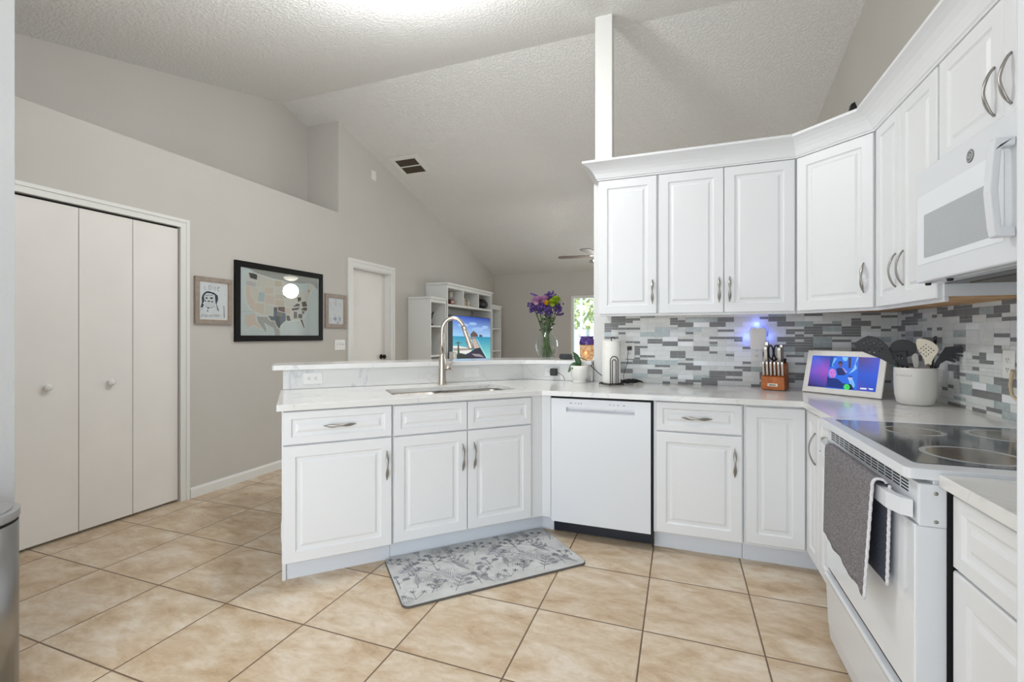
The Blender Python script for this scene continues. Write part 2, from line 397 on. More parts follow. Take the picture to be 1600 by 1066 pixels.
MAP_LINE=[
 ((236, 234, 230),0.006,[(-0.38, 0.259), (-0.282, 0.253), (-0.109, 0.224), (0.007, 0.223)]),
 ((236, 234, 230),0.006,[(-0.409, 0.139), (-0.409, 0.08), (-0.397, -0.013), (-0.346, -0.076), (-0.233, -0.12), (-0.179, -0.117), (-0.142, -0.162), (-0.1, -0.161), (-0.071, -0.219), (-0.04, -0.24), (-0.028, -0.202), (0.032, -0.157), (0.093, -0.159), (0.203, -0.141)]),
 ((236, 234, 230),0.005,[(0.203, -0.141), (0.247, -0.213), (0.271, -0.226), (0.238, -0.134)]),
 ((236, 234, 230),0.005,[(0.238, -0.134), (0.302, -0.051), (0.311, 0.017), (0.322, 0.086), (0.353, 0.14), (0.393, 0.221), (0.347, 0.238), (0.33, 0.138)]),
 ((236, 234, 230),0.005,[(-0.299, -0.104), (-0.297, -0.171), (-0.224, -0.24)]),
 ((236, 234, 230),0.005,[(-0.405, -0.254), (-0.325, -0.205), (-0.242, -0.243)]),
 ((236, 234, 230),0.003,[(-0.397, 0.187), (-0.297, 0.178), (-0.282, 0.253)]),
 ((236, 234, 230),0.003,[(-0.401, 0.138), (-0.247, 0.134)]),
 ((236, 234, 230),0.003,[(-0.355, 0.126), (-0.361, 0.077), (-0.308, -0.004)]),
 ((236, 234, 230),0.003,[(-0.269, 0.115), (-0.286, 0.017), (-0.308, -0.007)]),
 ((236, 234, 230),0.003,[(-0.247, 0.201), (-0.242, 0.133), (-0.269, 0.115)]),
 ((236, 234, 230),0.003,[(-0.22, 0.144), (-0.109, 0.152), (-0.102, 0.221)]),
 ((236, 234, 230),0.003,[(-0.209, 0.142), (-0.206, 0.087), (-0.269, 0.1)]),
 ((236, 234, 230),0.003,[(-0.206, 0.083), (-0.09, 0.081)]),
 ((236, 234, 230),0.003,[(-0.202, 0.084), (-0.211, -0.008), (-0.308, 0.0)]),
 ((236, 234, 230),0.003,[(-0.206, -0.012), (-0.086, -0.016)]),
 ((236, 234, 230),0.003,[(-0.209, -0.012), (-0.215, -0.107)]),
 ((236, 234, 230),0.003,[(-0.1, 0.155), (-0.095, -0.024)]),
 ((236, 234, 230),0.003,[(-0.013, 0.219), (-0.008, 0.1)]),
 ((236, 234, 230),0.003,[(-0.1, 0.156), (-0.011, 0.162)]),
 ((236, 234, 230),0.003,[(-0.095, 0.091), (-0.001, 0.094)]),
 ((236, 234, 230),0.003,[(-0.09, 0.042), (0.012, 0.042)]),
 ((236, 234, 230),0.003,[(-0.086, -0.022), (0.022, -0.02)]),
 ((236, 234, 230),0.003,[(0.007, 0.173), (0.027, 0.111), (0.108, 0.106)]),
 ((236, 234, 230),0.003,[(0.022, 0.039), (0.022, -0.025)]),
 ((236, 234, 230),0.003,[(0.022, -0.025), (0.098, -0.029), (0.093, -0.094)]),
 ((236, 234, 230),0.003,[(0.108, 0.151), (0.113, 0.086), (0.16, 0.073)]),
 ((236, 234, 230),0.003,[(0.027, -0.097), (0.103, -0.098)]),
 ((236, 234, 230),0.003,[(0.098, -0.029), (0.203, -0.011)]),
 ((236, 234, 230),0.003,[(0.118, -0.056), (0.121, -0.13)]),
 ((236, 234, 230),0.003,[(0.174, -0.054), (0.177, -0.128)]),
 ((120, 130, 134),0.002,[(-0.466, -0.091), (-0.308, -0.082)]),
]

DRAW_POLY=[
 ((44, 52, 62),[(-0.101, 0.02), (-0.092, 0.045), (-0.072, 0.068), (-0.047, 0.076), (0.003, 0.067), (0.034, 0.046), (0.037, 0.016), (0.024, -0.024), (0.047, -0.083), (0.034, -0.072), (0.014, -0.01), (0.009, 0.048), (-0.027, 0.06), (-0.062, 0.059), (-0.082, 0.036), (-0.079, -0.006), (-0.092, -0.026), (-0.082, -0.035), (-0.092, -0.055), (-0.111, -0.06), (-0.099, -0.017)]),
 ((196, 202, 204),[(-0.077, 0.032), (-0.032, 0.058), (0.009, 0.043), (0.014, -0.01), (0.009, -0.039), (-0.022, -0.055), (-0.062, -0.053), (-0.077, -0.03)]),
 ((52, 58, 66),[(-0.051, 0.02), (-0.054, 0.015), (-0.061, 0.013), (-0.068, 0.014), (-0.071, 0.019), (-0.068, 0.024), (-0.061, 0.026), (-0.054, 0.025)]),
 ((52, 58, 66),[(-0.005, 0.023), (-0.009, 0.017), (-0.02, 0.014), (-0.03, 0.016), (-0.034, 0.021), (-0.03, 0.027), (-0.02, 0.03), (-0.009, 0.028)]),
 ((52, 58, 66),[(-0.064, -0.003), (-0.067, -0.008), (-0.073, -0.009), (-0.077, -0.006), (-0.077, -0.001), (-0.073, 0.002), (-0.067, 0.001)]),
 ((52, 58, 66),[(-0.031, -0.004), (-0.035, -0.008), (-0.043, -0.01), (-0.052, -0.009), (-0.055, -0.006), (-0.052, -0.002), (-0.043, 0.0), (-0.035, -0.0)]),
 ((52, 58, 66),[(-0.004, -0.006), (-0.007, -0.01), (-0.014, -0.012), (-0.021, -0.011), (-0.024, -0.007), (-0.021, -0.003), (-0.014, -0.001), (-0.007, -0.002)]),
 ((52, 58, 66),[(-0.038, -0.06), (-0.041, -0.063), (-0.047, -0.065), (-0.054, -0.064), (-0.056, -0.061), (-0.054, -0.057), (-0.047, -0.055), (-0.041, -0.056)]),
 ((52, 58, 66),[(-0.061, -0.077), (-0.045, -0.076), (-0.052, -0.09)]),
]
DRAW_LINE=[
 ((120, 122, 118),0.004,[(-0.078, 0.115), (-0.076, 0.086), (-0.062, 0.085)]),
 ((120, 122, 118),0.004,[(-0.037, 0.124), (-0.045, 0.106), (-0.037, 0.085), (-0.023, 0.094), (-0.022, 0.113), (-0.035, 0.125)]),
 ((120, 122, 118),0.004,[(-0.004, 0.115), (0.009, 0.085), (0.016, 0.12)]),
 ((120, 122, 118),0.004,[(0.029, 0.104), (0.051, 0.112), (0.045, 0.12), (0.03, 0.106), (0.034, 0.086), (0.049, 0.085)]),
 ((52, 58, 66),0.004,[(-0.072, 0.039), (-0.037, 0.045)]),
 ((52, 58, 66),0.004,[(-0.032, 0.043), (-0.007, 0.047)]),
 ((44, 52, 62),0.003,[(-0.07, -0.039), (-0.062, -0.053), (-0.027, -0.058), (0.009, -0.042)]),
 ((120, 122, 118),0.005,[(-0.105, -0.133), (-0.092, -0.109), (-0.084, -0.125), (-0.075, -0.108), (-0.072, -0.13)]),
 ((120, 122, 118),0.004,[(-0.062, -0.117), (-0.065, -0.129), (-0.055, -0.131), (-0.051, -0.119), (-0.062, -0.116)]),
 ((120, 122, 118),0.004,[(-0.04, -0.128), (-0.037, -0.114), (-0.028, -0.123), (-0.022, -0.111), (-0.023, -0.133)]),
 ((120, 122, 118),0.004,[(-0.009, -0.127), (-0.007, -0.108), (0.002, -0.119), (0.01, -0.107), (0.011, -0.126)]),
 ((120, 122, 118),0.004,[(0.024, -0.111), (0.016, -0.121), (0.027, -0.126), (0.032, -0.113), (0.023, -0.11)]),
 ((120, 122, 118),0.004,[(0.037, -0.125), (0.041, -0.108), (0.055, -0.12)]),
 ((90, 94, 96),0.006,[(0.087, -0.034), (0.09, -0.133)]),
 ((150, 155, 160),0.003,[(-0.079, -0.054), (-0.111, -0.079)]),
 ((150, 155, 160),0.003,[(0.014, -0.048), (0.034, -0.077)]),
]

DRAWB_POLY=[
 ((150, 160, 176),[(0.014, -0.083), (0.006, -0.098), (-0.012, -0.104), (-0.031, -0.099), (-0.038, -0.085), (-0.031, -0.071), (-0.012, -0.065), (0.006, -0.07)]),
 ((128, 134, 140),[(0.042, -0.126), (0.037, -0.133), (0.028, -0.135), (0.02, -0.13), (0.02, -0.122), (0.028, -0.117), (0.037, -0.118)]),
 ((166, 182, 196),[(0.045, -0.059), (0.078, -0.065), (0.073, -0.111), (0.045, -0.106)]),
]
DRAWB_LINE=[
 ((150, 152, 150),0.004,[(-0.109, 0.092), (-0.086, 0.084), (-0.072, 0.053)]),
 ((150, 152, 150),0.004,[(-0.045, 0.093), (-0.007, 0.089), (-0.021, 0.056), (0.011, 0.064)]),
 ((150, 152, 150),0.004,[(-0.003, 0.129), (0.002, 0.057)]),
 ((150, 152, 150),0.004,[(0.03, 0.085), (0.078, 0.082), (0.069, 0.055)]),
 ((150, 150, 156),0.004,[(-0.1, -0.078), (-0.072, -0.09), (-0.09, -0.116)]),
 ((150, 150, 156),0.004,[(-0.026, -0.029), (-0.007, -0.055), (-0.026, -0.101), (0.021, -0.113)]),
 ((150, 150, 156),0.004,[(0.049, -0.072), (0.078, -0.085)]),
]

TV_POLY=[
 ("SKY",[(-0.664, 0.846), (0.866, 0.86), (0.866, 0.525), (-0.66, 0.546)]),
 ("SEA",[(-0.66, 0.546), (0.866, 0.525), (0.871, -0.198), (-0.655, -0.07)]),
 ((225, 222, 216),[(-0.655, 0.404), (-0.476, 0.397), (-0.048, 0.353), (0.034, 0.289), (-0.249, 0.264), (-0.655, 0.295)]),
 ((150, 142, 138),[(-0.655, 0.368), (-0.13, 0.35), (-0.15, 0.321), (-0.638, 0.327)]),
 ((96, 76, 70),[(0.077, 0.635), (-0.048, 0.581), (-0.038, 0.541), (0.249, 0.538), (0.238, 0.577)]),
 ((70, 66, 72),[(0.316, 0.577), (0.43, 0.564), (0.441, 0.536), (0.305, 0.534)]),
 ((150, 128, 124),[(0.003, 0.537), (0.162, 0.536), (0.166, 0.5), (0.014, 0.501)]),
 ((196, 170, 158),[(0.034, 0.501), (0.151, 0.501), (0.316, 0.353), (0.119, 0.34)]),
 ((46, 44, 62),[(0.119, 0.34), (0.339, 0.352), (0.969, -0.157), (-0.287, -0.101), (-0.229, 0.254), (-0.048, 0.291)]),
 ((150, 140, 150),[(-0.007, 0.263), (0.339, 0.242), (0.523, 0.179), (0.119, 0.214)]),
 ((38, 48, 36),[(-0.655, 0.23), (-0.53, 0.274), (-0.42, 0.287), (-0.209, 0.236), (-0.15, 0.191), (-0.287, -0.101), (-0.655, -0.07)]),
 ((52, 62, 40),[(-0.503, 0.447), (-0.467, 0.45), (-0.439, 0.279), (-0.512, 0.282)]),
 ((58, 80, 58),[(-0.62, 0.432), (-0.476, 0.463), (-0.326, 0.419), (-0.457, 0.442)]),
 ((44, 44, 52),[(-0.401, 0.286), (-0.249, 0.264), (-0.209, 0.236), (-0.326, 0.241)]),
]
TV_LINE=[
 ((210, 226, 232),0.012,[(0.206, 0.5), (0.969, -0.157)]),
 ((38, 80, 120),0.008,[(-0.249, 0.539), (-0.15, 0.537)]),
]

FRAME_POLY=[
 ((40, 110, 235),[(0.28, 1.005), (0.705, 1.002), (0.747, -0.002), (0.299, -0.008)]),
 ((20, 70, 170),[(0.281, 0.995), (0.365, 0.991), (0.355, 0.68), (0.3, 0.654)]),
 ((110, 190, 250),[(0.347, 0.96), (0.392, 0.923), (0.34, 0.718), (0.379, 0.642), (0.327, 0.697)]),
 ((120, 200, 255),[(0.467, 0.989), (0.558, 0.976), (0.539, 0.856), (0.488, 0.872)]),
 ((60, 40, 60),[(0.558, 0.976), (0.602, 0.975), (0.613, 0.649), (0.584, 0.646)]),
 ((140, 200, 250),[(0.683, 0.985), (0.707, 0.983), (0.672, 0.791), (0.704, 0.659), (0.666, 0.559), (0.596, 0.472), (0.657, 0.654)]),
 ((36, 30, 60),[(0.489, 0.783), (0.486, 0.741), (0.472, 0.714), (0.451, 0.711), (0.431, 0.735), (0.421, 0.776), (0.423, 0.819), (0.438, 0.846), (0.459, 0.848), (0.478, 0.824)]),
 ((120, 70, 110),[(0.483, 0.733), (0.482, 0.691), (0.471, 0.664), (0.455, 0.662), (0.44, 0.687), (0.431, 0.728), (0.432, 0.77), (0.442, 0.797), (0.458, 0.798), (0.474, 0.774)]),
 ((20, 40, 110),[(0.403, 0.605), (0.439, 0.649), (0.501, 0.636), (0.573, 0.508), (0.541, 0.426), (0.442, 0.412)]),
 ((150, 150, 235),[(0.49, 0.645), (0.51, 0.647), (0.581, 0.529), (0.555, 0.486)]),
 ((204, 130, 225),[(0.415, 0.468), (0.414, 0.393), (0.399, 0.335), (0.373, 0.311), (0.342, 0.327), (0.316, 0.379), (0.3, 0.453), (0.301, 0.529), (0.316, 0.587), (0.343, 0.61), (0.373, 0.594), (0.4, 0.541)]),
 ((120, 50, 140),[(0.347, 0.479), (0.343, 0.468), (0.332, 0.467), (0.326, 0.476), (0.33, 0.487), (0.341, 0.489)]),
 ((120, 50, 140),[(0.394, 0.489), (0.39, 0.478), (0.38, 0.477), (0.374, 0.486), (0.378, 0.497), (0.388, 0.499)]),
 ((120, 40, 120),[(0.344, 0.375), (0.384, 0.381), (0.366, 0.354)]),
 ((18, 50, 130),[(0.292, 0.271), (0.37, 0.323), (0.454, 0.296), (0.548, 0.154), (0.551, 0.019), (0.296, 0.022)]),
 ((10, 30, 80),[(0.287, 0.371), (0.32, 0.296), (0.355, 0.261), (0.293, 0.261)]),
 ((120, 190, 250),[(0.597, 0.356), (0.681, 0.292), (0.714, 0.144), (0.689, 0.006), (0.652, 0.095)]),
 ((180, 200, 250),[(0.667, 0.347), (0.664, 0.308), (0.649, 0.282), (0.628, 0.279), (0.609, 0.3), (0.598, 0.337), (0.601, 0.376), (0.616, 0.402), (0.638, 0.405), (0.657, 0.384)]),
 ((30, 60, 160),[(0.597, 0.414), (0.66, 0.413), (0.655, 0.365), (0.605, 0.377)]),
 ((10, 30, 70),[(0.546, 0.173), (0.654, 0.172), (0.706, 0.028), (0.651, -0.001), (0.563, 0.002)]),
 ((70, 225, 110),[(0.644, 0.084), (0.643, 0.038), (0.63, 0.001), (0.609, -0.015), (0.585, -0.007), (0.566, 0.023), (0.555, 0.068), (0.557, 0.115), (0.57, 0.151), (0.591, 0.167), (0.614, 0.159), (0.634, 0.128)]),
 ((40, 160, 80),[(0.624, 0.08), (0.62, 0.066), (0.611, 0.065), (0.605, 0.077), (0.608, 0.091), (0.618, 0.093)]),
 ((235, 240, 255),[(0.79, 0.091), (0.878, 0.094), (0.879, 0.051), (0.792, 0.048)]),
 ((235, 240, 255),[(0.896, 0.097), (0.965, 0.095), (0.965, 0.058), (0.918, 0.056)]),
]
FRAME_LINE=[
 ((230, 240, 255),0.008,[(0.474, 0.397), (0.483, 0.261)]),
]

# ------------------------------------------------------------------ the room
RIDGE_Y, RIDGE_Z = 3.78, 3.725
SN, SF = .258, .252
def zc(y): return RIDGE_Z - SN*(RIDGE_Y-y) if y < RIDGE_Y else RIDGE_Z - SF*(y-RIDGE_Y)
Y0, Y1 = -1.14, 8.70          # wall behind the camera, far living room wall
XL, XN, XR = -3.55, -3.985, 1.256
structure('floor', MB().box(-4.15, 1.45, Y0-.12, Y1+.12, -.05, 0), 'floor')
# vaulted ceiling: one mesh, two slopes
def slab(mb, ya, yb):
    za, zb = zc(ya), zc(yb)
    mb.add([(-4.2,ya,za),(1.5,ya,za),(1.5,yb,zb),(-4.2,yb,zb),(-4.2,ya,za+.12),(1.5,ya,za+.12),(1.5,yb,zb+.12),(-4.2,yb,zb+.12)],
           [(0,3,2,1),(4,5,6,7),(0,1,5,4),(1,2,6,5),(2,3,7,6),(3,0,4,7)])
mb = MB(); slab(mb, Y0-.2, RIDGE_Y); slab(mb, RIDGE_Y, Y1+.2)
structure('ceiling', mb, 'ceiling')

# left wall: low part with plant ledge, niche above it, full-height part beyond
CY0, CY1, CZ = 1.19, 2.425, 2.075        # closet opening
DY0, DY1, DZ = 4.385, 5.115, 2.055       # bedroom door opening
mb = MB()
mb.box(XL-.115, XL, Y0, CY0, 0, 2.50); mb.box(XL-.115, XL, CY0, CY1, CZ, 2.50); mb.box(XL-.115, XL, CY1, 4.15, 0, 2.50)
mb.box(XN, XL, Y0, 4.15, 2.50, 2.615)                                     # ledge
mb.prism([(Y0, 2.45), (4.15, 2.45), (4.15, zc(4.15)), (RIDGE_Y, RIDGE_Z), (Y0, zc(Y0))], XN-.1, XN, 'x')   # niche back
mb.prism([(4.15, 0), (DY0, 0), (DY0, zc(DY0)), (4.15, zc(4.15))], XL-.115, XL, 'x')
mb.prism([(4.15, 2.45), (4.25, 2.45), (4.25, zc(4.25)), (4.15, zc(4.15))], XN-.1, XL-.114, 'x')
mb.prism([(DY0, DZ), (DY1, DZ), (DY1, zc(DY1)), (DY0, zc(DY0))], XL-.115, XL, 'x')
mb.prism([(DY1, 0), (Y1, 0), (Y1, zc(Y1)), (DY1, zc(DY1))], XL-.115, XL, 'x')
structure('wall_left', mb, 'wall')
structure('wall_closet', MB().box(XL-.75, XL-.7, CY0-.1, CY1+.1, 0, 2.45).box(XL-.7, XL-.12, CY0-.1, CY0-.05, 0, 2.45).box(XL-.7, XL-.12, CY1+.05, CY1+.1, 0, 2.45), 'wall')
structure('wall_right', MB().prism([(Y0, 0), (Y1, 0), (Y1, zc(Y1)), (RIDGE_Y, RIDGE_Z), (Y0, zc(Y0))], XR, XR+.12, 'x'), 'wall')
# far wall with the sliding door opening
WX0, WX1, WZ = -1.97, -.10, 2.03
mb = MB(); zt = zc(Y1)
mb.box(-4.1, WX0, Y1, Y1+.12, 0, zt+.02); mb.box(WX0, WX1, Y1, Y1+.12, WZ, zt+.02); 
VX0, VX1, VZ0, VZ1 = .02, .60, .90, 2.0        # opening added for the fill light, hidden from the kitchen by the cabinets
mb.box(WX1, VX0, Y1, Y1+.12, 0, zt+.02); mb.box(VX1, 1.4, Y1, Y1+.12, 0, zt+.02); mb.box(VX0, VX1, Y1, Y1+.12, 0, VZ0); mb.box(VX0, VX1, Y1, Y1+.12, VZ1, zt+.02)
structure('wall_far', mb, 'wall')
# wall behind the camera, with a wide opening assumed to let daylight in
mb = MB(); zt = zc(Y0)
mb.box(-4.1, -2.45, Y0-.12, Y0, 0, zt+.02); mb.box(-2.45, .95, Y0-.12, Y0, 2.14, zt+.02); mb.box(.95, 1.4, Y0-.12, Y0, 0, zt+.02)
structure('wall_camera', mb, 'wall')
# partition end at the left edge of the view
structure('wall_near', MB().box(XL+.001, -2.366, .955, 1.0, 0, zc(.955)-.002), 'wall_grey')
# short wall carrying the upper cabinets, and the post on its end
structure('wall_kitchen', MB().box(-.612, XR-.001, 3.484, 3.60, 0, 2.405), 'wall_white', bevel=.004)
structure('trim_post', MB().box(-.602, -.476, 3.488, 3.598, 2.407, zc(3.488)+.01), 'trim', bevel=.003)
# half wall under the raised bar
KW = [tk(-.06, -3.275), (3.468-3.275*R2, 3.468), (-.614, 3.468), (-.614, 3.585), (3.585-3.39*R2, 3.585), tk(-.06, -3.39)]
structure('wall_peninsula', MB().prism(KW, 0, 1.035), 'wall_white')
# baseboards
def bb(mb, y0, y1): mb.prism([(XL+.001, 0), (XL+.015, 0), (XL+.015, .062), (XL+.006, .080), (XL+.001, .080)], y0, y1, 'y')
mb = MB(); bb(mb, 2.497, 4.285); bb(mb, 5.21, 5.515); bb(mb, 8.2, 8.69)
structure('baseboard_left', mb, 'trim')
structure('baseboard_far', MB().box(-3.53, WX0-.07, Y1-.014, Y1-.001, 0, .08), 'trim')

# closet: casing, four bifold leaves
def casing(mb, y0, y1, z1, wd, x=XL):
    for (a, b, c, d) in ((y0-wd, y0, 0, z1+wd), (y1, y1+wd, 0, z1+wd), (y0, y1, z1, z1+wd)):
        mb.box(x+.001, x+.012, a, b, c, d)
    for (a, b, c, d) in ((y0-wd, y0-wd*.62, 0, z1+wd*.62), (y1+wd*.62, y1+wd, 0, z1+wd*.62), (y0-wd, y1+wd, z1+wd*.62, z1+wd)):
        mb.box(x+.0121, x+.019, a, b, c, d)
structure('trim_1', (lambda m: (casing(m, CY0, CY1, CZ, .062), m)[1])(MB()), 'trim')
d1 = thing('door_1', 'white flat bifold closet door with round wooden knobs', 'closet door', (XL-.045, CY0, 0)); d1['kind'] = 'structure'
wl = (CY1-CY0-.012)/4
for i in range(4):
    a = .004+i*(wl+.0013)
    p = MB().box(0, .03, a, a+wl-.002, .018, CZ-.014).build('panel', 'door', d1, .002)
    if i in (1, 2):
        T = Matrix.Translation((.03, a+wl/2 + (-.01 if i == 1 else .01), .945)) @ Matrix.Rotation(PI/2, 4, 'Y')
        MB(T).lathe([(.011, 0), (.010, .012), (.018, .018), (.023, .027), (.020, .036), (.010, .040)], seg=16).build('knob', 'trim', p)
# upper track line, a black strip standing in for shade
MB().box(.005, .02, .004, CY1-CY0-.004, CZ-.010, CZ-.002).build('track_shadow', 'black_gap', d1)

structure('trim_2', (lambda m: (casing(m, DY0, DY1, DZ, .09), m)[1])(MB()).box(XL-.113, XL, DY0, DY0+.012, 0, DZ).box(XL-.113, XL, DY1-.012, DY1, 0, DZ).box(XL-.113, XL, DY0, DY1, DZ-.012, DZ), 'trim')
d2 = thing('door_2', 'pale flush interior door with black round knob in white casing', 'door', (XL-.09, DY0+.013, 0)); d2['kind'] = 'structure'
MB().box(-.02, .015, 0, DY1-DY0-.026, .012, DZ-.016).build('slab', 'door', d2, .002)
T = Matrix.Translation((.015, DY1-DY0-.10, .985)) @ Matrix.Rotation(PI/2, 4, 'Y')
MB(T).lathe([(.032, 0), (.032, .006), (.012, .010), (.011, .030), (.026, .040), (.029, .052), (.024, .064), (.010, .069)], seg=18).build('knob', 'brown_metal', d2)

# far sliding door: frame, rails, panes
g = thing('window_1', 'tall white framed sliding glass door to the garden on the far wall', 'glass door', (WX0, Y1+.02, 0)); g['kind'] = 'structure'
W1 = WX1-WX0
m = MB().box(.001, .055, 0, .07, 0, WZ-.001).box(W1-.055, W1-.001, 0, .07, 0, WZ-.001).box(.055, W1-.055, 0, .07, WZ-.06, WZ-.001).box(.055, W1-.055, 0, .07, 0, .05).box(W1/2-.03, W1/2+.03, 0, .07, .05, WZ-.06)
m.build('window_frame', 'trim', g, .003)
MB().box(.055, W1/2-.03, .030, .036, .05, WZ-.06).build('pane', 'pane', g)
MB().box(W1/2+.03, W1-.055, .030, .036, .05, WZ-.06).build('pane', 'pane', g)
structure('trim_3', MB().box(WX0-.055, WX0, Y1-.012, Y1-.001, 0, WZ+.055).box(WX0, WX1, Y1-.012, Y1-.001, WZ, WZ+.055).box(WX1, WX1+.055, Y1-.012, Y1-.001, 0, WZ+.055), 'wall', bevel=.002)

g2 = thing('added_window', 'added white framed opening holding the fill light right of the garden door', 'window', (VX0, Y1+.01, VZ0)); g2['kind'] = 'structure'  # frame and opening made up to hold the living room fill
MB().box(.0, .03, 0, .06, 0, 1.1).box(.55, .58, 0, .06, 0, 1.1).box(.03, .55, 0, .06, 0, .03).box(.03, .55, 0, .06, 1.07, 1.1).build('window_frame', 'trim', g2, .002)
# ------------------------------------------------------------------ garden seen through the glass
tag(MB().box(-7, 5, Y1+.121, 16, -.06, -.01).build('patio', 'concrete'), None, None, kind='structure')
M['leaf'] = plain('sunlit_leaves', (176, 190, 138), .6, grain=(30, 9))
M['leaf_b'] = plain('pale_leaves', (204, 212, 176), .6, grain=(26, 9))
M['bark'] = plain('tree_bark', (120, 104, 88), .9, grain=(14, 20))
M['fence'] = plain('white_fence_vinyl', (214, 224, 236), .5)
def tree(x, y, h, r, leaf, label, seed):
    q = random.Random(seed)
    t = thing('garden_tree', label, 'tree', (x, y, -.01), 0, 'garden trees beyond the glass door')
    MB().tube([(0, 0, 0), (.03, .02, h*.4), (-.02, 0, h*.75)], [.07, .055, .03], 8).build('trunk', 'bark', t)
    m = MB()
    for i in range(620):
        a = q.uniform(0, 2*PI); b = math.asin(q.uniform(-1, 1)); rr = r*q.uniform(.55, 1.0)
        c = Vector((rr*math.cos(b)*math.cos(a), rr*math.cos(b)*math.sin(a), h*.68+rr*1.15*math.sin(b)))
        d = Vector((q.uniform(-1, 1), q.uniform(-1, 1), q.uniform(-1, 1))).normalized(); e = d.orthogonal().normalized(); L = q.uniform(.08, .16)
        m.add([c-d*L, c+e*L*.4, c+d*L, c-e*L*.4], [(0, 1, 2, 3)])
    m.build('crown', leaf, t)
tree(-2.0, 12.2, 3.0, 1.15, 'leaf', 'green leafy garden tree filling the left of the glass door', 1)
tree(.9, 13.6, 3.2, 1.2, 'leaf_b', 'pale leafy garden tree further right behind the glass door', 2)
f = thing('garden_fence', 'white boarded garden fence low behind the glass door', 'fence', (-6, 10.95, -.01))
for i in range(45): MB().box(i*.22, i*.22+.2, 0, .03, 0, 1.42).build('board', 'fence', f)
MB().box(0, 9.9, .03, .07, .3, .4).box(0, 9.9, .03, .07, 1.2, 1.3).build('rail', 'fence', f)
for i, x in enumerate((-2.10, -1.52)):
    tag(MB().box(x, x+.05, 10.2, 10.25, -.01, 2.9).build('screen_post', 'fence', None, .003), ('white patio screen post at the left edge of the far glass', 'white patio screen post right of the leafy tree')[i], 'post')

# ------------------------------------------------------------------ ceiling fittings
T = Matrix.Translation((0, 0, 0))
an = math.atan(SF)
v = thing('ceiling_vent', 'square return air grille on the sloped living room ceiling', 'vent', (-3.20, 5.055, zc(5.055)-.002))
v.rotation_euler = (-an, 0, 0)
m = MB()
for a in ((-.20, .20, -.20, -.145), (-.20, .20, .145, .20), (-.20, -.145, -.145, .145), (.145, .20, -.145, .145)): m.box(a[0], a[1], a[2], a[3], -.012, -.001)
m.box(-.145, .145, -.008, .008, -.010, -.001); m.build('frame', 'trim', v, .002)
MB().box(-.15, .15, -.15, .15, -.003, -.0005).build('recess', plain('brown_duct_recess', (96, 86, 74), .9), v)  # one even brown behind the slats
m = MB()
for i in range(15):
    x = -.135+i*.0193
    for (a, b) in ((-.144, -.009), (.009, .144)): m.add([(x, a, -.003), (x+.010, a, -.010), (x+.010, b, -.010), (x, b, -.003)], [(0, 1, 2, 3)])
m.build('slats', plain('taupe_grille_slats', (128, 118, 104), .7), v)  # slats in one even taupe

lampc = thing('ceiling_light', 'round white dome lamp on the near ceiling slope', 'ceiling light', (-1.33, 2.30, zc(2.30)-.003)); lampc.rotation_euler = (math.atan(SN), 0, 0)
MB().lathe([(.17, 0), (.175, -.02), (.165, -.03)], seg=32).build('base_ring', 'trim', lampc)
MB().lathe([(.16, -.028), (.15, -.06), (.115, -.09), (.06, -.108), (.001, -.112)], seg=32, cap0=False).build('glass_dome', 'led_white', lampc)

fan = thing('ceiling_fan', 'living room ceiling fan with thin brown blades and lit bowl lamp', 'ceiling fan', (-.95, 6.00, 0))
M['fanblade'] = plain('dark_walnut_blade', (92, 80, 70), .45, grain=(8, 30))
zt = zc(6.0)
MB().lathe([(.06, zt-.004), (.055, zt-.05), (.013, zt-.06), (.013, 2.42), (.05, 2.41)], seg=16).build('downrod', 'trim', fan)
MB().lathe([(.03, 2.42), (.07, 2.40), (.085, 2.33), (.08, 2.26), (.05, 2.235)], seg=24).build('motor', 'steel', fan)
for i in range(5):
    a = math.radians(184 + i*72)
    Tm = Matrix.Rotation(a, 4, 'Z') @ Matrix.Translation((0, 0, 2.285)) @ Matrix.Rotation(math.radians(5), 4, 'X')
    b = MB(Tm).prism([(.15, -.045), (.50, -.060), (.555, -.045), (.57, 0), (.555, .045), (.50, .060), (.15, .045)], -.004, .004).build('blade', 'fanblade', fan)
    MB(Tm).box(.075, .20, -.02, .02, .004, .010).build('bracket', 'trim', b)
MB().lathe([(.05, 2.2345), (.112, 2.231), (.108, 2.215), (.085, 2.190), (.045, 2.174), (.001, 2.170)], seg=24, cap0=False).build('lamp_bowl', 'led_white', fan)
for (dx, dy) in ((.05, .03), (-.04, .05)):
    MB().tube([(dx, dy, 2.15), (dx, dy, 2.0)], .0015, 6).ball((dx, dy, 1.995), .008).build('pull_chain', 'trim', fan)

# ------------------------------------------------------------------ cabinet makers
def panel(mb, x0, x1, z0, z1, yf, fr=.055, th=.02, mi=0):
    """raised-panel front: flat frame, moulded step, raised field. front face at y=yf, thickness th behind it"""
    prof = [(0, .004), (.0035, 0), (fr, 0), (fr+.006, .0075), (fr+.013, .0085), (fr+.022, .0085), (fr+.034, .0025)]
    vs = []; fs = []
    for (i, d) in prof: vs += [(x0+i, yf+d, z0+i), (x1-i, yf+d, z0+i), (x1-i, yf+d, z1-i), (x0+i, yf+d, z1-i)]
    n = len(prof)
    for k in range(n-1):
        for a in range(4):
            b = (a+1) % 4; fs.append((k*4+a, k*4+b, (k+1)*4+b, (k+1)*4+a))
    fs.append(tuple((n-1)*4+a for a in range(4)))
    q = len(vs); vs += [(x0, yf+th, z0), (x1, yf+th, z0), (x1, yf+th, z1), (x0, yf+th, z1)]
    for a in range(4):
        b = (a+1) % 4; fs.append((q+a, q+b, b, a))
    fs.append((q+3, q+2, q+1, q))
    mb.add(vs, fs, mi)
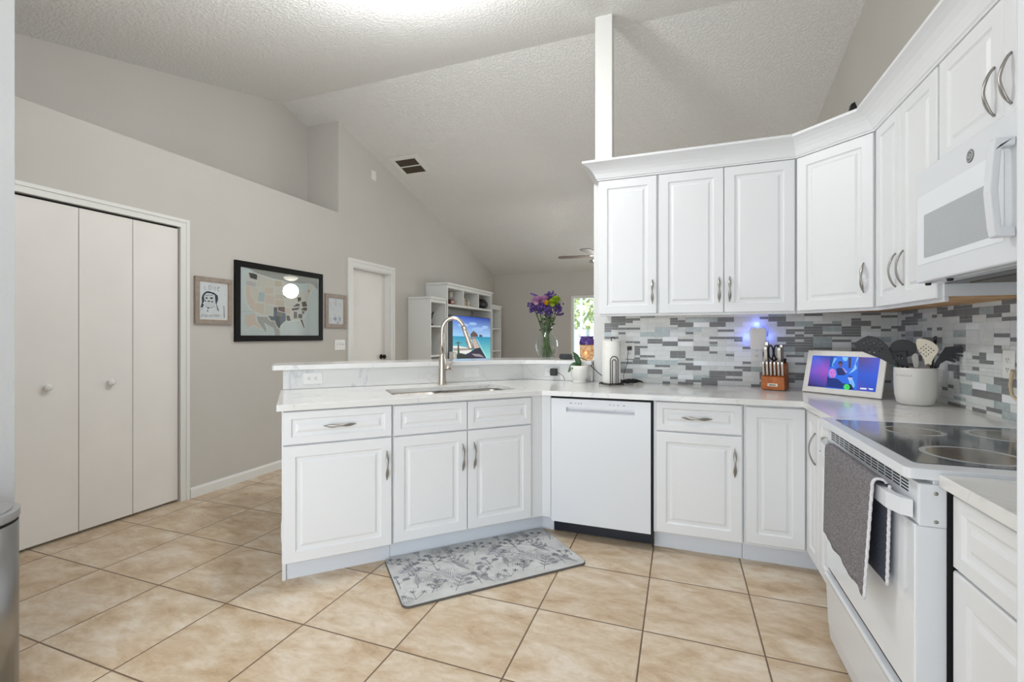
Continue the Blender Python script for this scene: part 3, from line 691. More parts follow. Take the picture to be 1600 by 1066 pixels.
def pull(mb, x, z, yf, L=.155, vert=True):
    """bowed nickel pull with lobed ends, standing off the front"""
    pts = []; rw = []; rt = []; n = 16
    for i in range(n+1):
        s = i/n; a = (s-.5)*L; o = .028*math.sin(PI*s)**.75 + .001
        pts.append((x, yf-o, z+a) if vert else (x+a, yf-o, z))
        e = min(1, 8*min(s, 1-s))
        rw.append((.0042+.0046*math.sin(2*PI*s)**2)*(.5+.5*e)); rt.append(.0042)
    mb.tube(pts, rw, 8, ry=rt, up=(0, -1, 0) if True else None)
def front(kind, parent, x0, x1, z0, z1, yf=-.02, hx=None, hz=None, vert=True, T=None, fr=None, L=.155, mat='cab'):
    m = MB(T); panel(m, x0, x1, z0, z1, yf, fr if fr else (.055 if kind == 'door' else .036), -yf if yf < 0 else .02)
    o = m.build(kind, mat, parent)
    if hx is not None:
        h = MB(T); pull(h, hx, hz, yf, L, vert); h.build('handle', 'steel', o)
    return o
def base_body(t, wd, dep, toe=True, x0=0):
    m = MB(); m.box(x0, wd, 0, dep, .112, .878)
    b = m.build('body', 'cab', t, .0015)
    if toe: MB().box(x0, wd, .070, .086, 0, .111).build('toe_kick', 'toe', t)
    return b

# ------------------------------------------------------------------ peninsula cabinets (45 degrees)
FK = -2.575
p = tk(-.065, FK)
c1 = thing('base_cabinet', 'white base cabinet with one drawer over one door at the peninsula end', 'cabinet', (p[0], p[1], 0), PI/4)
base_body(c1, .541, .60, x0=.019)
MB().box(0, .018, 0, .60, .112, .878).box(0, .018, .06, .60, 0, .112).build('end_panel', 'cab', c1, .0015)
front('drawer', c1, .006, .537, .708, .873, hx=.272, hz=.792, vert=False)
front('door', c1, .006, .537, .116, .701, hx=.509, hz=.552)
p = tk(.478, FK)
c2 = thing('base_cabinet', 'wide white sink base with two false drawer fronts over two doors', 'cabinet', (p[0], p[1], 0), PI/4)
m = MB().box(0, .018, 0, .60, .112, .878).box(.836, .853, 0, .60, .112, .878).box(.018, .836, 0, .60, .112, .13).box(.018, .836, .585, .60, .13, .878).box(.018, .836, 0, .018, .13, .878)
m.build('body', 'cab', c2, .0015); MB().box(0, .978, .070, .086, 0, .111).build('toe_kick', 'toe', c2)
front('false_front', c2, .006, .427, .706, .870); front('false_front', c2, .432, .848, .706, .870)
front('door', c2, .006, .427, .122, .699, hx=.398, hz=.548); front('door', c2, .432, .848, .122, .699, hx=.468, hz=.552)
# corner filler between sink base and dishwasher
cx = 2.82+FK*R2
cf = thing('corner_filler', 'narrow white filler strips in the inside corner beside the dishwasher', 'cabinet filler', (cx, 2.82, 0))
a = tk(1.332, FK); b = tk(1.332, FK-.02)
MB().prism([(a[0]-cx, a[1]-2.82), (0, 0), (.056, 0), (.056, .02), (.0, .02), (b[0]-cx, b[1]-2.82)], .112, .878).build('filler_strip', 'cab', cf)
MB().box(-.02, .056, .082, .098, 0, .111).build('toe_kick', 'toe', cf)

# ------------------------------------------------------------------ dishwasher
dw = thing('dishwasher', 'white built-in dishwasher with pocket handle and dark kick plate', 'dishwasher', (-.763, 2.82, 0))
MB().box(.004, .606, .0, .58, .10, .865).box(.004, .613, .012, .58, .866, .876).box(.6075, .6155, -.004, .05, .02, .876).build('tub', 'black_gap', dw)
m = MB().box(.008, .602, -.030, -.001, .104, .782).box(.008, .602, -.030, -.001, .815, .866).box(.008, .104, -.030, -.001, .782, .815).box(.512, .602, -.030, -.001, .782, .815).box(.104, .512, -.006, -.001, .782, .815)
door = m.build('door', 'appl', dw)
MB().prism([(-.0295, .7822), (-.0062, .7822), (-.0062, .799)], .1042, .5118, 'x').build('pocket_lip', 'appl', door)
MB().box(.215, .400, -.029, -.0085, .8085, .8148).build('pocket_handle', 'appl_grey', door)
for (x, wd) in ((.125, .016), (.158, .006), (.176, .008), (.192, .009), (.365, .008), (.388, .008), (.412, .008), (.445, .012)):
    MB().box(x, x+wd, -.0306, -.0299, .838, .843).build('control_icon', 'glyph', door)
MB().box(.004, .612, .070, .09, .008, .099).build('kick_plate', 'navy', dw)
for x in (.04, .575):
    MB(Matrix.Translation((x, .0695, .070)) @ Matrix.Rotation(PI/2, 4, 'X')).lathe([(.006, 0), (.006, .002), (.003, .003)], seg=10).build('kick_screw', 'plate', dw)

# ------------------------------------------------------------------ back run and right run base cabinets
c3 = thing('base_cabinet', 'white base cabinet with drawer over door right of the dishwasher', 'cabinet', (-.146, 2.82, 0))
base_body(c3, .471, .62)
front('drawer', c3, .014, .463, .708, .873, hx=.234, hz=.789, vert=False)
front('door', c3, .014, .463, .122, .701, hx=.426, hz=.555)
c4 = thing('base_cabinet', 'white corner base cabinet with one panel on each inside face', 'cabinet', (.327, 2.82, 0))
MB().prism([(0, 0), (.313, 0), (.313, -.236), (.918, -.236), (.918, .62), (0, .62)], .112, .878).build('body', 'cab', c4, .0015)
MB().prism([(0, .070), (.383, .070), (.383, -.236), (.399, -.236), (.399, .086), (0, .086)], 0, .111).build('toe_kick', 'toe', c4)
front('door', c4, .007, .288, .128, .868)
front('door', c4, .024, .232, .128, .868, T=Matrix.Translation((.313, 0, 0)) @ Matrix.Rotation(-PI/2, 4, 'Z'), hx=.192, hz=.70, fr=.05)
c5 = thing('base_cabinet', 'narrow white base cabinet between the corner and the range', 'cabinet', (.64, 2.582, 0), -PI/2)
base_body(c5, .372, .60)
front('drawer', c5, .005, .366, .708, .868, hx=.19, hz=.79, vert=False); front('door', c5, .005, .366, .128, .700)
c6 = thing('base_cabinet', 'white base cabinet with wide drawer over doors nearest the camera', 'cabinet', (.64, 1.425, 0), -PI/2)
base_body(c6, .700, .60)
front('drawer', c6, .004, .694, .692, .868, hx=.349, hz=.78, vert=False); front('door', c6, .004, .347, .120, .685, hx=.318, hz=.56); front('door', c6, .351, .694, .120, .685, hx=.38, hz=.56)

# ------------------------------------------------------------------ countertops, raised bar, sink, faucet
CT0, CT1 = .881, .912
outer = [tk(-.088, -2.535), (2.775-2.535*R2, 2.775), (.598, 2.775), (.598, 2.204), (1.253, 2.204), (1.253, 3.474), (-.61, 3.474), (-.61, 3.445), (3.445-3.25*R2, 3.445), tk(-.088, -3.25)]
hole = [tk(a, b) for a, b in rrect(.505, 1.295, -3.03, -2.665, .07, 6)]
tag(MB().prism(outer, CT0, CT1, holes=[hole]).build('countertop', 'quartz', None, .002), 'white veined quartz worktop running from peninsula to corner with sink cut-out', 'countertop')
tag(MB().box(.598, 1.253, .722, 1.432, CT0, CT1).build('countertop', 'quartz', None, .002), 'small white quartz worktop right of the range', 'countertop')
ris = [tk(-.075, -3.252), (3.447-3.252*R2, 3.447), (-.616, 3.447), (-.616, 3.466), (3.466-3.272*R2, 3.466), tk(-.075, -3.272)]
tag(MB().prism(ris, CT1+.001, 1.0355).build('quartz_splashback', 'quartz', None, .001), 'low white quartz upstand below the raised bar', 'splashback')
def bez(p0, p1, p2, n=8): return [tuple((1-s)**2*a+2*s*(1-s)*b+s*s*c for a, b, c in zip(p0, p1, p2)) for s in [i/n for i in range(n+1)]]
def bar_edge(k, y, r):
    c = (y+k*R2, y); s = r/R2
    return bez((c[0]-s, c[1]-s), c, (c[0]+r, y))
fe = bar_edge(-3.215, 3.413, .30); be = bar_edge(-3.565, 3.785, .30)
bar = [tk(-.137+.01, -3.215)] + fe + [(-.618, 3.413), (-.618, 3.785)] + be[::-1] + [tk(-.137+.03, -3.565), tk(-.137, -3.535), tk(-.137, -3.225)]
tag(MB().prism(bar, 1.037, 1.068).build('bar_countertop', 'quartz', None, .003), 'raised white quartz bar top curving to the wall end', 'countertop')

p = tk(.90, -2.85)
snk = thing('kitchen_sink', 'stainless undermount double bowl sink in the peninsula', 'sink', (p[0], p[1], 0), PI/4)
def bowl(x0, x1):
    m = MB(); prev = None; rings = []
    for (ins, z, r) in ((-.012, .8795, .07), (0, .8795, .06), (.004, .80, .06), (.010, .72, .055), (.03, .695, .045), (.08, .690, .03)):
        rings.append([(a, b, z) for a, b in rrect(x0+ins, x1-ins, -.170+ins, .170-ins, r, 5)])
    n = len(rings[0]); vs = [q for R in rings for q in R]; fs = []
    for k in range(len(rings)-1):
        for i in range(n): j = (i+1) % n; fs.append((k*n+i, k*n+j, (k+1)*n+j, (k+1)*n+i))
    fs.append(tuple((len(rings)-1)*n+i for i in range(n)))
    m.add(vs, fs, 0, True); return m
for (a, b) in ((-.378, -.045), (-.020, .378)):
    o = bowl(a, b).build('bowl', 'sink', snk)
    MB().lathe([(.045, .6915), (.042, .693), (.03, .6925), (.012, .692)], (a+b)/2, .05, 20).build('drain', 'steel', o)
q = tk(.922, -3.125)
fc = thing('kitchen_faucet', 'tall brushed nickel gooseneck pull-down faucet behind the sink', 'faucet', (q[0], q[1], CT1+.0005), PI/4)
dx, dy = .86, -.51
MB().lathe([(.031, 0), (.031, .006), (.0285, .012), (.0265, .10), (.0225, .17), (.0165, .21), (.0155, .215)], seg=24).build('body', 'faucet', fc)
pts = [(0, 0, .20), (0, 0, .30), (0, 0, .345)]
R_ = .078
for i in range(1, 15):
    a = PI - PI*i/14*.90; pts.append((dx*(R_+R_*math.cos(a)), dy*(R_+R_*math.cos(a)), .372+R_*math.sin(a)*1.18))
e = Vector(pts[-1]); tdir = (e-Vector(pts[-2])).normalized()
MB().tube(pts, .0142, 14).build('spout', 'faucet', fc)
hd = [tuple(e+tdir*s) for s in (-.004, .03, .07, .115, .155, .16)]
h = MB().tube(hd, [.0155, .017, .0175, .021, .0265, .024], 18).build('spray_head', 'faucet', fc)
e2 = e+tdir*.1605
MB().tube([tuple(e2), tuple(e2+tdir*.002)], .019, 16).build('spray_face', 'black', h)
a = Vector((.93, -.37, 0)); b0 = Vector((0, 0, .115))
hb = MB().tube([tuple(b0+a*.020), tuple(b0+a*.062)], .0165, 14).build('handle_hub', 'faucet', fc)
MB().tube([tuple(b0+a*.055+Vector((0, 0, .008))), tuple(b0+a*.072+Vector((0, 0, .05))), tuple(b0+a*.086+Vector((0, 0, .095)))], [.0085, .0065, .0055], 10, ry=[.005, .004, .0035]).build('lever', 'faucet', hb)

# ------------------------------------------------------------------ upper cabinets
UB, UT = 1.392, 2.296
def upper_body(t, wd, dep, z0=UB, z1=UT, mats=('cab', 'wood_under')):
    m = MB(); m.box(0, wd, 0, dep, z0+.012, z1); m.box(.002, wd-.002, .016, dep-.002, z0+.008, z0+.0118, 1); m.box(0, wd, 0, .014, z0-.008, z0+.0118)
    return m.build('body', list(mats), t, .0012)
u1 = thing('wall_cabinet', 'single door white wall cabinet at the left end of the back wall', 'cabinet', (-.522, 3.155, 0))
upper_body(u1, .384, .325); front('door', u1, .006, .378, UB+.006, UT-.001, hx=.352, hz=1.540)
u2 = thing('wall_cabinet', 'two door white wall cabinet in the middle of the back wall', 'cabinet', (-.137, 3.155, 0))
upper_body(u2, .781, .325); front('door', u2, .008, .388, UB+.006, UT-.001, hx=.362, hz=1.540); front('door', u2, .393, .772, UB+.006, UT-.001, hx=.421, hz=1.540)
u3 = thing('wall_cabinet', 'angled white wall cabinet across the corner', 'cabinet', (.646, 3.155, 0))
pl = [(0, 0), (.305, -.295), (.606, -.295), (.606, .325), (0, .325)]
m = MB().prism(pl, UB+.012, UT); m.prism([(.012, .008), (.312, -.283), (.602, -.283), (.602, .321), (.012, .321)], UB+.008, UB+.0118, mi=1)
m.prism([(0, 0), (.305, -.295), (.315, -.285), (.010, .010)], UB-.008, UB+.0118); m.build('body', ['cab', 'wood_under'], u3)
aa = math.atan2(-.295, .305); LL = math.hypot(.305, .295)
front('door', u3, .014, LL-.014, UB+.006, UT-.001, T=Matrix.Rotation(aa, 4, 'Z'), hx=LL-.058, hz=1.555)
u4 = thing('wall_cabinet', 'narrow two door white wall cabinet between the corner and the microwave', 'cabinet', (.951, 2.859, 0), -PI/2)
upper_body(u4, .622, .302); front('door', u4, .022, .290, UB+.006, UT-.001, hx=.255, hz=1.555, fr=.05); front('door', u4, .294, .612, UB+.006, UT-.001, hx=.333, hz=1.555, fr=.055)
u5 = thing('wall_cabinet', 'short two door white wall cabinet above the microwave', 'cabinet', (.951, 2.236, 0), -PI/2)
upper_body(u5, .79, .302, 1.884, UT, ('cab', 'cab')); front('door', u5, .008, .383, 1.896, UT-.001, hx=.345, hz=2.022); front('door', u5, .387, .782, 1.896, UT-.001, hx=.425, hz=2.024)

# crown moulding swept along the cabinet tops
def sweep(path, prof):
    n = len(path); vs = []; fs = []; m = len(prof)
    for i, pnt in enumerate(path):
        p = Vector(pnt)
        d0 = (p-Vector(path[i-1])).normalized() if i else None; d1 = (Vector(path[i+1])-p).normalized() if i < n-1 else None
        def nr(d): return Vector((d.y, -d.x))
        if d0 is None: nn = nr(d1)
        elif d1 is None: nn = nr(d0)
        else:
            nn = (nr(d0)+nr(d1)).normalized(); nn = nn/max(.2, nn.dot(nr(d0)))
        for (o, z) in prof: vs.append((p.x+nn.x*o, p.y+nn.y*o, z))
    for i in range(n-1):
        for k in range(m): k2 = (k+1) % m; fs.append((i*m+k, i*m+k2, (i+1)*m+k2, (i+1)*m+k))
    fs.append(tuple(reversed(range(m)))); fs.append(tuple((n-1)*m+k for k in range(m)))
    return vs, fs
prof = [(-.018, 2.2975), (.003, 2.2975), (.004, 2.304), (.010, 2.309), (.014, 2.320), (.022, 2.337), (.035, 2.356), (.053, 2.374), (.072, 2.387), (.086, 2.394), (.090, 2.396), (.090, 2.409), (.086, 2.412), (-.018, 2.412)]
vs, fs = sweep([(-.523, 3.478), (-.523, 3.134), (.640, 3.134), (.931, 2.851), (.931, 1.440)], prof)
tag(MB().add(vs, fs).build('crown_moulding', 'cab'), 'white cove crown moulding along the tops of the wall cabinets', 'moulding')

# ------------------------------------------------------------------ mosaic splashback
M['m_frost'] = plain('mosaic_frosted_pale', (230, 233, 231), .25, grain=(5, 30))
M['m_stripe'] = plain('mosaic_fine_striped', (220, 223, 220), .35, grain=(7, 120))
M['m_dark'] = plain('mosaic_charcoal_stone', (132, 133, 133), .45, grain=(4, 30))
M['m_glass'] = plain('mosaic_sea_glass', (176, 188, 188), .08, grain=(9, 40))
M['m_gloss'] = plain('mosaic_gloss_white', (242, 245, 247), .05)
M['grout'] = plain('pale_mosaic_grout', (216, 218, 216), .8)
MOS = ['grout', 'm_frost', 'm_stripe', 'm_dark', 'm_glass', 'm_gloss']
def mosaic(name, label, L, H, T, seed, cut=None):
    q = random.Random(seed); mb = MB(T)
    mb.box(0, L, -.004, -.0005, 0, H)
    U, RH, g = .0515, .0335, .0016
    rows = int(H/RH)+1
    def tile(x0, x1, z0, z1, k):
        x1 = min(x1, L); z1 = min(z1, H)
        if x1-x0 > .004 and z1-z0 > .003:
            f = -.0062
            v = [(x0,f,z0),(x1,f,z0),(x1,f,z1),(x0,f,z1),(x0,-.004,z0),(x1,-.004,z0),(x1,-.004,z1),(x0,-.004,z1)]
            mb.add(v, [(0,1,2,3),(0,4,5,1),(1,5,6,2),(2,6,7,3),(3,7,4,0)], k)
    def kind(thin):
        r = q.random()
        if thin: return 3 if r < .40 else (1 if r < .62 else (2 if r < .95 else 4))
        return 3 if r < .21 else (1 if r < .46 else (2 if r < .68 else (4 if r < .84 else 5)))
    for r in range(rows):
        z0 = r*RH; z1 = z0+RH-g; x = -q.choice((0, U)); 
        while x < L:
            w_ = 2*U
            a, b = max(0, x), x+w_-g
            if q.random() < .58: tile(a, b, z0, z1, kind(False))
            else:
                zm = z0+RH/2
                for (s0, s1) in ((z0, zm-g), (zm, z1)):
                    if q.random() < .55: tile(a, b, s0, s1, kind(True))
                    else: tile(a, x+U-g, s0, s1, kind(True)); tile(max(0, x+U), b, s0, s1, kind(True))
            x += w_
    return tag(mb.build(name, MOS), label, 'splashback')
mosaic('mosaic_splashback', 'grey and white mosaic tile splashback on the back wall', XR-.004+.531, UB+.004-CT1, Matrix.Translation((-.531, 3.4838, CT1+.0005)), 11)
mosaic('mosaic_splashback', 'grey and white mosaic tile splashback behind the range', 2.5, UB+.062-CT1, Matrix.Translation((XR, 3.474, CT1+.0005)) @ Matrix.Rotation(-PI/2, 4, 'Z'), 23)

# ------------------------------------------------------------------ range
rg = thing('range', 'white slide-in electric range with black glass cooktop', 'stove', (.590, 2.196, 0), -PI/2)
RW = .758
MB().box(.004, RW-.002, 0, .640, .022, .894).build('body', 'appl', rg, .002)
for (x, y) in ((.05, .06), (.70, .06), (.05, .58), (.70, .58)): MB().lathe([(.018, 0), (.018, .0215)], x, y, 12).build('leg', 'black', rg)
MB().box(.006, RW-.006, -.012, -.001, .10, .80).build('door_gap', 'black_gap', rg)
# storage drawer with rounded lip
pr = [(-.001, .035), (-.022, .035), (-.030, .10), (-.034, .20), (-.038, .275), (-.044, .296), (-.040, .305), (-.020, .309), (-.001, .309)]
MB().prism(pr, .003, RW-.003, 'x', smooth=False).build('storage_drawer', 'appl', rg, .002)
od = MB().box(.006, RW-.004, -.036, -.0125, .330, .778).build('oven_door', 'appl_glass', rg, .004)
MB().box(.010, RW-.008, -.030, -.0125, .318, .3295).build('door_trim', 'black_gap', od)
# door handle: white bowed bar
hp = [(.012, -.036), (.030, -.058), (.075, -.072), (RW/2, -.078), (RW-.075, -.072), (RW-.030, -.058), (RW-.012, -.036)]
hp2 = [(x, y+.022) for x, y in hp]
hp2[0] = (.030, -.034); hp2[-1] = (RW-.030, -.034)
MB().prism(hp + hp2[::-1], .792, .836).build('door_handle', 'appl', od, .006, 3)
# slotted vent panel under the cooktop
vp = MB().box(.004, RW-.004, -.030, -.001, .781, .884).build('vent_panel', 'appl', rg, .002)
m = MB()
for i in range(13):
    for j in range(4):
        x = .05+i*.051; m.box(x, x+.042, -.0306, -.0295, .846+j*.0085, .850+j*.0085)
m.build('vent_slots', 'black_gap', vp)
# side bracket with screws
m = MB().box(RW-.0021, RW+.003, -.030, .026, .778, .884).build('side_bracket', 'appl', rg, .003)
s = MB()
for (y, z) in ((.004, .862), (.004, .792)):
    s.T = Matrix.Translation((RW+.003, y, z)) @ Matrix.Rotation(PI/2, 4, 'Y'); s.lathe([(.0045, 0), (.0045, .0012), (.002, .002)], seg=10)
s.build('screw', 'steel', m)
MB().box(RW-.0039, RW+.0005, -.034, .026, .03, .777).build('side_panel', 'appl', rg, .001)
MB().box(RW-.0019, RW+.0002, .0265, .62, .03, .885).build('side_shadow_gap', 'black_gap', rg)
ck = MB().prism(rrect(-.004, RW+.006, -.058, .650, .018, 4), .895, .922).build('cooktop', 'appl', rg, .008, 3)
def ceramic():
    s = Nodes('speckled_black_glass'); co = s.coord()
    c = s.ramp(s.noise(co, 420, 2), [(.40, (62, 66, 71)), (.58, (82, 87, 91)), (.68, (128, 132, 134))])
    return s.set(c, .09)
M['ceramic'] = ceramic()
M['ring'] = plain('pale_burner_ring', (168, 172, 172), .25, grain=(14, 160))
M['burner'] = plain('brown_burner_disc', (98, 88, 76), .12, grain=(8, 60))
MB().prism(rrect(.040, RW-.055, -.018, .560, .016, 4), .9215, .9235).build('glass_top', 'ceramic', ck, .0008)
for (x, y, r) in ((.215, .165, .088), (.215, .425, .112), (.565, .165, .112), (.565, .425, .088)):
    b = MB().lathe([(r-.015, .9236), (r-.015, .9240), (r, .9240), (r, .9236)], x, y, 40, cap0=False, cap1=False, smooth=False).build('burner_ring', 'ring', ck)
    MB().lathe([(r-.0155, .9236), (r-.0155, .9239)], x, y, 40, smooth=False).build('burner_disc', 'burner', b)

# ------------------------------------------------------------------ towel over the oven handle
def towel_mat():
    s = Nodes('grey_woven_towel'); co = s.coord()
    wv = s.n('ShaderNodeTexVoronoi'); wv.inputs['Scale'].default_value = 190; s.l(co, wv.inputs['Vector'])
    c = s.ramp(wv.outputs['Distance'], [(.1, (158, 154, 156)), (.6, (112, 108, 112))])
    s.bump(wv.outputs['Distance'], .6, .003)
    return s.set(c, .95)
M['towel'] = towel_mat(); M['towel_trim'] = plain('white_crochet_edge', (222, 220, 222), .95, grain=(14, 200))
M['towel_back'] = plain('blue_grey_towel_back', (84, 88, 104), .95, grain=(14, 180))
tw = thing('dish_towel', 'grey textured dish towel with white edging over the oven door handle', 'towel', (.512, 1.79, .838))
def cloth(fn, nu, nv, mat, name, parent, th=.004):
    m = MB(); vs = [fn(u/nu, v/nv) for v in range(nv+1) for u in range(nu+1)]
    m.add(vs, [(v*(nu+1)+u, v*(nu+1)+u+1, (v+1)*(nu+1)+u+1, (v+1)*(nu+1)+u) for v in range(nv) for u in range(nu)], 0, True)
    o = m.build(name, mat, parent); so = o.modifiers.new('thick', 'SOLIDIFY'); so.thickness = th; so.offset = 0
    return o
def fold(u): return .0028*math.sin(u*17)+.0015*math.sin(u*31+1)
def t_front(u, v):       # u along the handle (+y to -y), v over the bar then down the front
    y = .215-.445*u
    if v < .14:
        a = PI*(v/.14); return (.008+.016*math.cos(a), y, .006+.012*math.sin(a))
    s = (v-.14)/.86; dn = .335*(.97+.09*(u-.5))
    return (-.008-.016*s*.6+fold(u)*s**.6, y*(1-.12*s*(.5+u*.5)), .006-dn*s)
def t_back(u, v):
    y = .205-.445*u; s = v
    return (.026-.002*s+.35*fold(u+.3)*s, y*(1-.05*s)-.006, .006-.278*s)
cloth(t_front, 40, 26, 'towel', 'front_fall', tw)
cloth(t_back, 30, 12, 'towel_back', 'back_fall', tw, .003)
def edge(fn, vs_): return [tuple(Vector(fn(1.0, v))+Vector((-.001, -.004+.002*math.sin(90*v), 0))) for v in vs_]
MB().tube(edge(t_front, [i/50 for i in range(51)]), .0042, 6).build('edging', 'towel_trim', tw)
MB().tube(edge(t_back, [i/40 for i in range(41)]), .0042, 6).build('edging', 'towel_trim', tw)

# ------------------------------------------------------------------ over-the-range microwave
mw = thing('microwave', 'white over-the-range microwave under the short cabinet', 'microwave', (.885, 2.216, 1.452), -PI/2)
MB().box(0, .757, .0, .366, .0, .426).build('body', 'appl', mw, .002)
dr = MB().box(0, .612, -.030, -.001, .002, .424).build('door', 'appl', mw, .006, 3)
MB().box(.618, .757, -.030, -.001, .002, .424).build('control_panel', 'appl', mw, .005)
m = MB().prism(rrect(.018, .520, .068, .326, .010), -.0312, -.0302, 'y').build('door_glass', 'appl_glass', dr)
MB().prism(rrect(.068, .455, .090, .250, .006), -.0322, -.0313, 'y').build('window', plain('frosted_grey_window', (176, 180, 182), .15, grain=(3, 300)), dr)
hpts = [(-.0305, .072), (-.075, .072), (-.080, .10), (-.088, .20), (-.080, .31), (-.075, .345), (-.0305, .345)]
hin = [(-.0305, .318), (-.060, .318), (-.068, .20), (-.060, .10), (-.0305, .098)]
MB().prism(hpts + hin, .540, .572, 'x').build('door_handle', 'appl', dr, .005, 3)
bd = MB(Matrix.Translation((.357, -.0302, .366)) @ Matrix.Rotation(PI/2, 4, 'X')).lathe([(.0205, 0), (.0205, .0012), (.018, .002)], seg=24).build('round_badge', plain('pewter_badge', (122, 124, 122), .4, .4), dr)
m = MB(Matrix.Translation((.357, -.0325, .366)))
m.tube([(.016*math.cos(i*PI/12), 0, .016*math.sin(i*PI/12)) for i in range(24)], .0009, 5, closed=True)
m.tube([(-.004+.006*math.cos(i*.45), 0, .002+.006*math.sin(i*.45)) for i in range(2, 13)], .0008, 5).tube([(.004+.005*math.cos(i*.45), 0, .004*math.sin(i*.45)) for i in range(0, 12)], .0008, 5).tube([(-.01, 0, -.004), (-.002, 0, -.008), (.010, 0, -.002)], .0008, 5)
m.build('badge_script', 'appl_grey', bd)
u = MB().box(.02, .735, .05, .33, -.004, -.0002).build('underside_plate', plain('grey_vent_underside', (120, 122, 124), .4, .5), mw)
m = MB()
for (a, b) in ((.07, .34), (.41, .68)): m.box(a, b, .10, .27, -.008, -.0041)
m.build('grease_filter', plain('mesh_filter', (98, 94, 84), .5, .5, grain=(30, 240)), u)
MB().box(.05, .705, .285, .310, -.0075, -.0041).build('front_slot', 'black_gap', u)
for x in (.05, .20): MB().lathe([(.008, -.010), (.010, -.001)], x, -.012, 10).build('foot', 'black', mw)

# ------------------------------------------------------------------ refrigerator edge on the right, steel bin on the left
fr = thing('refrigerator', 'white refrigerator at the right edge of the view', 'refrigerator', (.365, .706, 0), -PI/2)
MB().box(.003, .86, .065, .86, .02, 1.845).build('body', 'appl', fr, .006)
MB().box(0, .862, 0, .062, .09, .70).build('freezer_door', 'appl', fr, .005, 3); MB().box(0, .862, 0, .062, .71, 1.85).build('door', 'appl', fr, .005, 3)
for (x, y) in ((.06, .12), (.80, .12), (.06, .80), (.80, .80)): MB().lathe([(.02, 0), (.02, .0195)], x, y, 12).build('foot', 'black', fr)
MB().tube([(.80, -.001, .85), (.80, -.045, .88), (.80, -.05, 1.2), (.80, -.045, 1.52), (.80, -.001, 1.55)], .012, 10).build('handle', 'plate', fr)

bn = thing('trash_can', 'brushed steel step trash can beside the white partition', 'trash can', (-2.205, .765, 0))
sec = [(.165*math.cos(a)*(1 if True else 1), .165*math.sin(a)) for a in [2*PI*i/40 for i in range(40)]]
MB().prism(sec, .03, .63, smooth=True).build('body', 'can', bn)
MB().prism([(x*1.02, y*1.02) for x, y in sec], 0, .0295, smooth=True).build('base', 'black', bn)
MB().prism([(x*.985, y*.985) for x, y in sec], .6305, .640, smooth=True).build('rim_gap', 'black_gap', bn)
ld = MB().prism([(x*1.02, y*1.02) for x, y in sec], .6405, .668, smooth=True)
ld.lathe([(.150, .6685), (.150, .672), (.145, .675), (.05, .680), (.001, .681)], 0, 0, 40, cap0=False)
ld.build('lid', 'can_lid', bn, .003)
MB().box(-.04, .04, -.215, -.16, .008, .020).build('pedal', 'can', bn, .004)

# ------------------------------------------------------------------ floor mat with botanical print
M['mat'] = plain('pale_grey_marbled_mat', (196, 196, 194), .6, grain=(14, 7)); M['mat_edge'] = plain('dark_mat_edge', (96, 92, 88), .8)
M['ink'] = ink_mat('printed_ink', 0, .6)
q = tk(.443, -2.122)
mt = thing('kitchen_mat', 'light grey kitchen floor mat with dark line drawn flowers', 'floor mat', (q[0], q[1], .0), PI/4)
ML, MW_ = 1.004, .515
MB().prism(rrect(0, ML, 0, MW_, .035), .0005, .011).build('cushion', 'mat_edge', mt)
MB().prism(rrect(.003, ML-.003, .003, MW_-.003, .033), .0112, .0128).build('top_sheet', 'mat', mt)
ink = Ink(Matrix.Translation((0, 0, .0129)) @ Matrix.Rotation(-PI/2, 4, 'X') )
ink.y = 0; ink.step = .000002
q = random.Random(4)
def clampm(p): return (min(ML-.008, max(.008, p[0])), min(MW_-.008, max(.008, p[1])))
def st(pts, wd, c): ink.line([clampm(p) for p in pts], wd, c)
D1, D2, D3 = (112, 114, 120), (138, 140, 145), (160, 162, 165)
def pv(o, a, r): return (o[0]+r*math.cos(a), o[1]+r*math.sin(a))
def umbel(o, s):
    st([o, pv(o, 1.5, s*.55), pv(o, 1.6, s)], .0032, D1)
    for (a, r) in ((1.6, 1.08), (2.15, .86), (1.05, .84), (2.5, .62)):
        c = pv(o, a, s*r); st([pv(o, 1.55, s*.42), c], .0025, D1)
        ink.poly([clampm((c[0]+.021*math.cos(t), c[1]+.014*math.sin(t))) for t in [i*PI/5 for i in range(10)]], D2)
def star(o, s):
    for i in range(3):
        c = pv(o, .8+.8*i, s); st([o, c], .0025, D1)
        for j in range(6): st([c, pv(c, j*1.05, .017)], .004, D1)
def fern(o, a, s):
    for e in (-.10, .10): st([o, pv(o, a+e, s*.5), pv(o, a, s)], .0022, D2)
    for i in range(7):
        c = pv(o, a, s*(.25+.1*i))
        for sg in (-1, 1): st([c, pv(c, a+sg*.6, s*.22*(1.1-i*.1))], .0022, D2)
def twig(o, a, s):
    st([o, pv(o, a, s)], .003, D1)
    for i in range(4):
        c = pv(o, a, s*(.3+.2*i))
        for sg in (-1, 1):
            e = pv(c, a+sg*.9, s*.28); st([c, pv(c, a+sg*.5, s*.17), e], .0028, D1)
            ink.poly([clampm(p) for p in (c, pv(c, a+sg*.7, s*.14), e, pv(c, a+sg*1.15, s*.14))], D3)
def daisy(o, s):
    for j in range(9):
        t = j*2*PI/9; st([pv(o, t, s*.35), pv(o, t+.15, s), pv(o, t+.5, s), pv(o, t+.6, s*.35)], .0018, D2)
